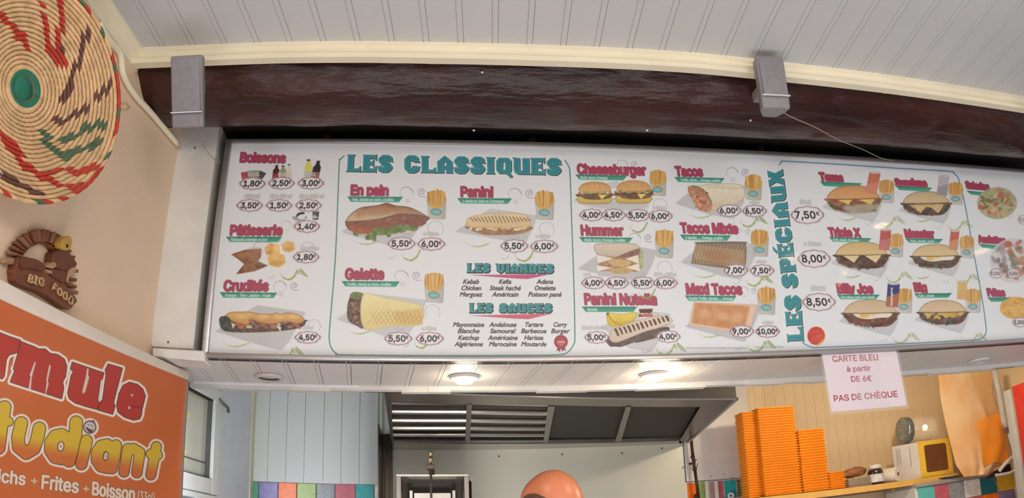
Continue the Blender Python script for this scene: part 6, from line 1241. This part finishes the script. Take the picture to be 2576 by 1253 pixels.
# translucent orange bag hanging at the right
wB_ = wS0 - .15; bt_ = thing('plastic_bag', 'pale orange translucent plastic bag hanging beside the red pillar', 'bag', P(*[(lambda q: (q[0], wB_, q[1]))(uz(2450, 1060, wB_))][0])); bo_ = (uz(2450, 1060, wB_)[0], wB_, uz(2450, 1060, wB_)[1])
Lb = [(2361, 944), (2366, 1000), (2377, 1060), (2392, 1120), (2405, 1170), (2425, 1200)]; Rb = [(2496, 936), (2504, 990), (2520, 1050), (2536, 1110), (2545, 1150), (2510, 1192)]
def bagg(side):
    def g(i, j):
        t = j * 5; k = min(4, int(t)); f_ = t - k; l = np.array(Lb[k]) * (1 - f_) + np.array(Lb[k + 1]) * f_; r = np.array(Rb[k]) * (1 - f_) + np.array(Rb[k + 1]) * f_; p = l * (1 - i) + r * i; u, z = uz(p[0], p[1], wB_)
        bul = math.sin(PI * i) * (.01 + .05 * j * (1.05 - j) * 3); n_ = (mnoise.noise(Vector((i * 5 + j, j * 1.6, 3 + side))) * .03 + mnoise.noise(Vector((i * 9, j * 2.2, side))) * .016) * math.sin(PI * i) ** .5
        return (u - bo_[0], side * (bul + abs(n_) * .6) + n_ * .6, z - bo_[2])
    return g
M_bag = mat('bag_film', (250, 216, 172), .35, var=.1, scale=5, rgb2=(246, 186, 120), coat=.3); nt = M_bag.node_tree; M_bag.node_tree.nodes['Principled BSDF'].inputs['Transmission Weight'].default_value = 0; M_bag.node_tree.nodes['Principled BSDF'].inputs['Alpha'].default_value = .8
b = MB(); b.grid(bagg(-1), 26, 26); b.obj('bag_front', M_bag, bt_, smooth=True); b = MB(); b.grid(bagg(1), 20, 20); b.obj('bag_back', M_bag, bt_, smooth=True)
b = MB(); ra = Rb; 
b.grid(lambda i, j: (lambda u_z: (u_z[0] - bo_[0], -.060 - .03 * math.sin(PI * i) * math.sin(PI * j) - .006 * math.sin(9 * i + 4 * j), u_z[1] - bo_[2]))(uz(2448 + 72 * i + 16 * j * (1 - .6 * i), 1068 + 110 * j - 18 * i * (1 - j) - 12 * math.sin(PI * i), wB_ - .02)), 14, 14); b.obj('orange_filling', mat('bag_orange', (240, 146, 48), .4, var=.1, scale=8), bt_, smooth=True)
# pipes and hose by the pillar
wV = wB_ - .11; vo = (uz(2530, 1000, wV)[0], wV, uz(2530, 1000, wV)[1]); vp = thing('water_pipe', 'white jointed water pipe running down beside the red pillar', 'pipe', P(*vo)); M_pv = mat('pvc_white', (196, 190, 184), .4, var=.05)
v_ = lambda x, y: lw(x, y, wV, vo)
b = MB(); b.tube([v_(2500, 926), v_(2512, 980), v_(2526, 1060), v_(2534, 1078)], .019, 14); b.obj('pipe_upper', M_pv, vp, smooth=True); b = MB(); b.tube([v_(2536, 1080), v_(2550, 1130), v_(2560, 1170), v_(2568, 1212)], .0125, 14); b.obj('pipe_lower', M_pv, vp, smooth=True)
b = MB(); b.tube([v_(2527, 1068), v_(2548, 1072)], .009, 10); b.tube([v_(2530, 1074), v_(2536, 1084)], .021, 12); b.obj('joint', M_st2, vp); b = MB(); b.tube([v_(2554, 1148), v_(2556, 1152)], .016, 12); b.obj('clip', M_pv, vp)
wire([(2500, 940, wV + .03), (2498, 990, wV + .03), (2512, 1030, wV + .03), (2524, 1060, wV + .03)], .004, 'thin pale hose between the orange bag and white pipe', 'hose')
ho2 = (uz(2540, 1170, wV)[0], wV, uz(2540, 1170, wV)[1]); hs = thing('rubber_hose', 'fat pale hose curling from the pipe to the tiles', 'hose', P(*ho2)); b = MB(); b.tube(spline([lw(x, y, w_, ho2) for x, y, w_ in ((2552, 1146, wV - .01), (2540, 1156, wV - .02), (2524, 1172, wV), (2514, 1186, wV + .02))], False, 6), .011, 12); b.obj('hose_run', M_pv, hs, smooth=True); b = MB(); b.tube(spline([lw(x, y, w_, ho2) for x, y, w_ in ((2504, 1196, wV + .01), (2520, 1194, wV), (2545, 1188, wV - .01), (2556, 1176, wV - .01))], False, 6), .009, 12); b.obj('hose_return', M_pv, hs, smooth=True)
b = MB(); b.prism([(p[0], p[2]) for p in (lw(2488, 1204, wV, ho2), lw(2553, 1186, wV, ho2), lw(2550, 1164, wV, ho2), lw(2510, 1184, wV, ho2))], .03, .05); b.obj('dark_bracket', M_dark, hs)
# lower tiled side cabinet with a grey ledge, right
wT = wS0 - .02; lt_ = thing('tiled_ledge', 'grey ledge faced with coloured tiles under the shelf at the right', 'ledge', P(uz(2300, 1235, wT)[0], wT, 1.5)); lo_ = (uz(2300, 1235, wT)[0], wT, 1.5)
a_, c_ = lw(2300, 1222, wT, lo_), lw(2552, 1192, wT, lo_); zl = (a_[2] + c_[2]) / 2
b = MB(); b.box(a_[0], c_[0] + .02, -.02, .3, zl - .0, zl + .022); b.obj('ledge_top', mat('ledge_grey', (168, 166, 160), .35, .2, var=.06), lt_, bevel=.003); b = MB(); b.box(a_[0], c_[0] + .02, .002, .3, -.4, zl); b.obj('core', M_dirty, lt_)
bx_ = [2308, 2349, 2386, 2425, 2466, 2508, 2556]
for k, c in enumerate(('cyan', 'rose', 'grey', 'white', 'blue', 'yellow')):
    ua, ub_ = lw(bx_[k], 1240, wT, lo_)[0], lw(bx_[k + 1], 1232, wT, lo_)[0]
    for r_ in range(2): b = MB(); b.box(ua + .001, ub_ - .001, -.008, .003, zl - .002 - .1 * (r_ + 1) + .001, zl - .002 - .1 * r_ - .001); b.obj('tile', mat('tile_' + (c if r_ == 0 else ('grey', 'teal', 'lime', 'rose', 'orange', 'purple')[k]), tcols[c]), lt_, bevel=.0015, seg=1)
wire([(2497, 1200, wT - .03), (2508, 1222, wT - .03), (2530, 1256, wT - .03)], .0022, 'dark thin cable hanging over the blue and yellow tiles', 'cable')
pt = thing('serving_dish', 'shallow shiny metal dish on the grey ledge under the carton', 'dish', P(uz(2395, 1212, wT - .0)[0], wT + .03, 1.5 + zl + .023)); b = MB(); b.lathe([(.03, 0), (.05, .002), (.085, .010), (.088, .012), (.083, .011), (.05, .004), (.001, .003)], (0, 0, 0), 'z', 32, False); b.obj('dish', M_st2, pt, smooth=True)

# lamps of the shop behind the viewer: they show as small reflections in the glossy board
sl = thing('light_string', 'string of small warm bulbs on the ceiling behind the viewer, mirrored in the board', 'lights', (0, 0, 2.69), 0)
def mirror(px, py, z=2.69):
    p = at(px, py, WB); d = ray(px, py); d = d - 2 * (d @ AY) * AY; return p + d * ((z - p[2]) / d[2])
dots = [(2300, 860), (2322, 858), (2348, 857), (2372, 855), (2396, 853), (2420, 852), (2440, 850), (2110, 716), (2124, 688), (1968, 833), (1986, 838), (900, 886), (1000, 886), (1190, 884), (1240, 884), (2495, 828), (2520, 824)]
M_b1 = mat('glow_ball', (255, 214, 140), .4, emit=42, var=0); pts_ = []
for px, py in dots: q = mirror(px, py); b = MB(); b.ball((q[0], q[1], q[2] - 2.69), .006, 8, 6); b.obj('bulb', M_b1, sl); pts_.append(q)
for k, (px, py, r, e_) in enumerate(((2215, 562, .035, 16), (2466, 628, .05, 9), (1990, 640, .05, 5), (690, 622, .05, 5))):
    q = mirror(px, py, 2.66); t = thing('ceiling_lamp', ('round warm ceiling lamp nearest the right wall', 'large round ceiling lamp over the right corner', 'round ceiling lamp over the middle right of the room', 'round ceiling lamp near the left wall', 'round ceiling lamp over the middle of the room')[k], 'light', (q[0], q[1], 2.66), 0, 'round ceiling lamps behind the viewer')
    b = MB(); b.lathe([(r, .04), (r, 0), (r * .9, -.01)], n=24); b.obj('housing', M_ring, t); b = MB(); b.lathe([(.001, -.016), (r * .6, -.015), (r * .88, -.0105)], n=24, cap=False); b.obj('lens', mat('lamp_lens_%d' % k, (255, 226, 180), .4, emit=e_, var=0), t)
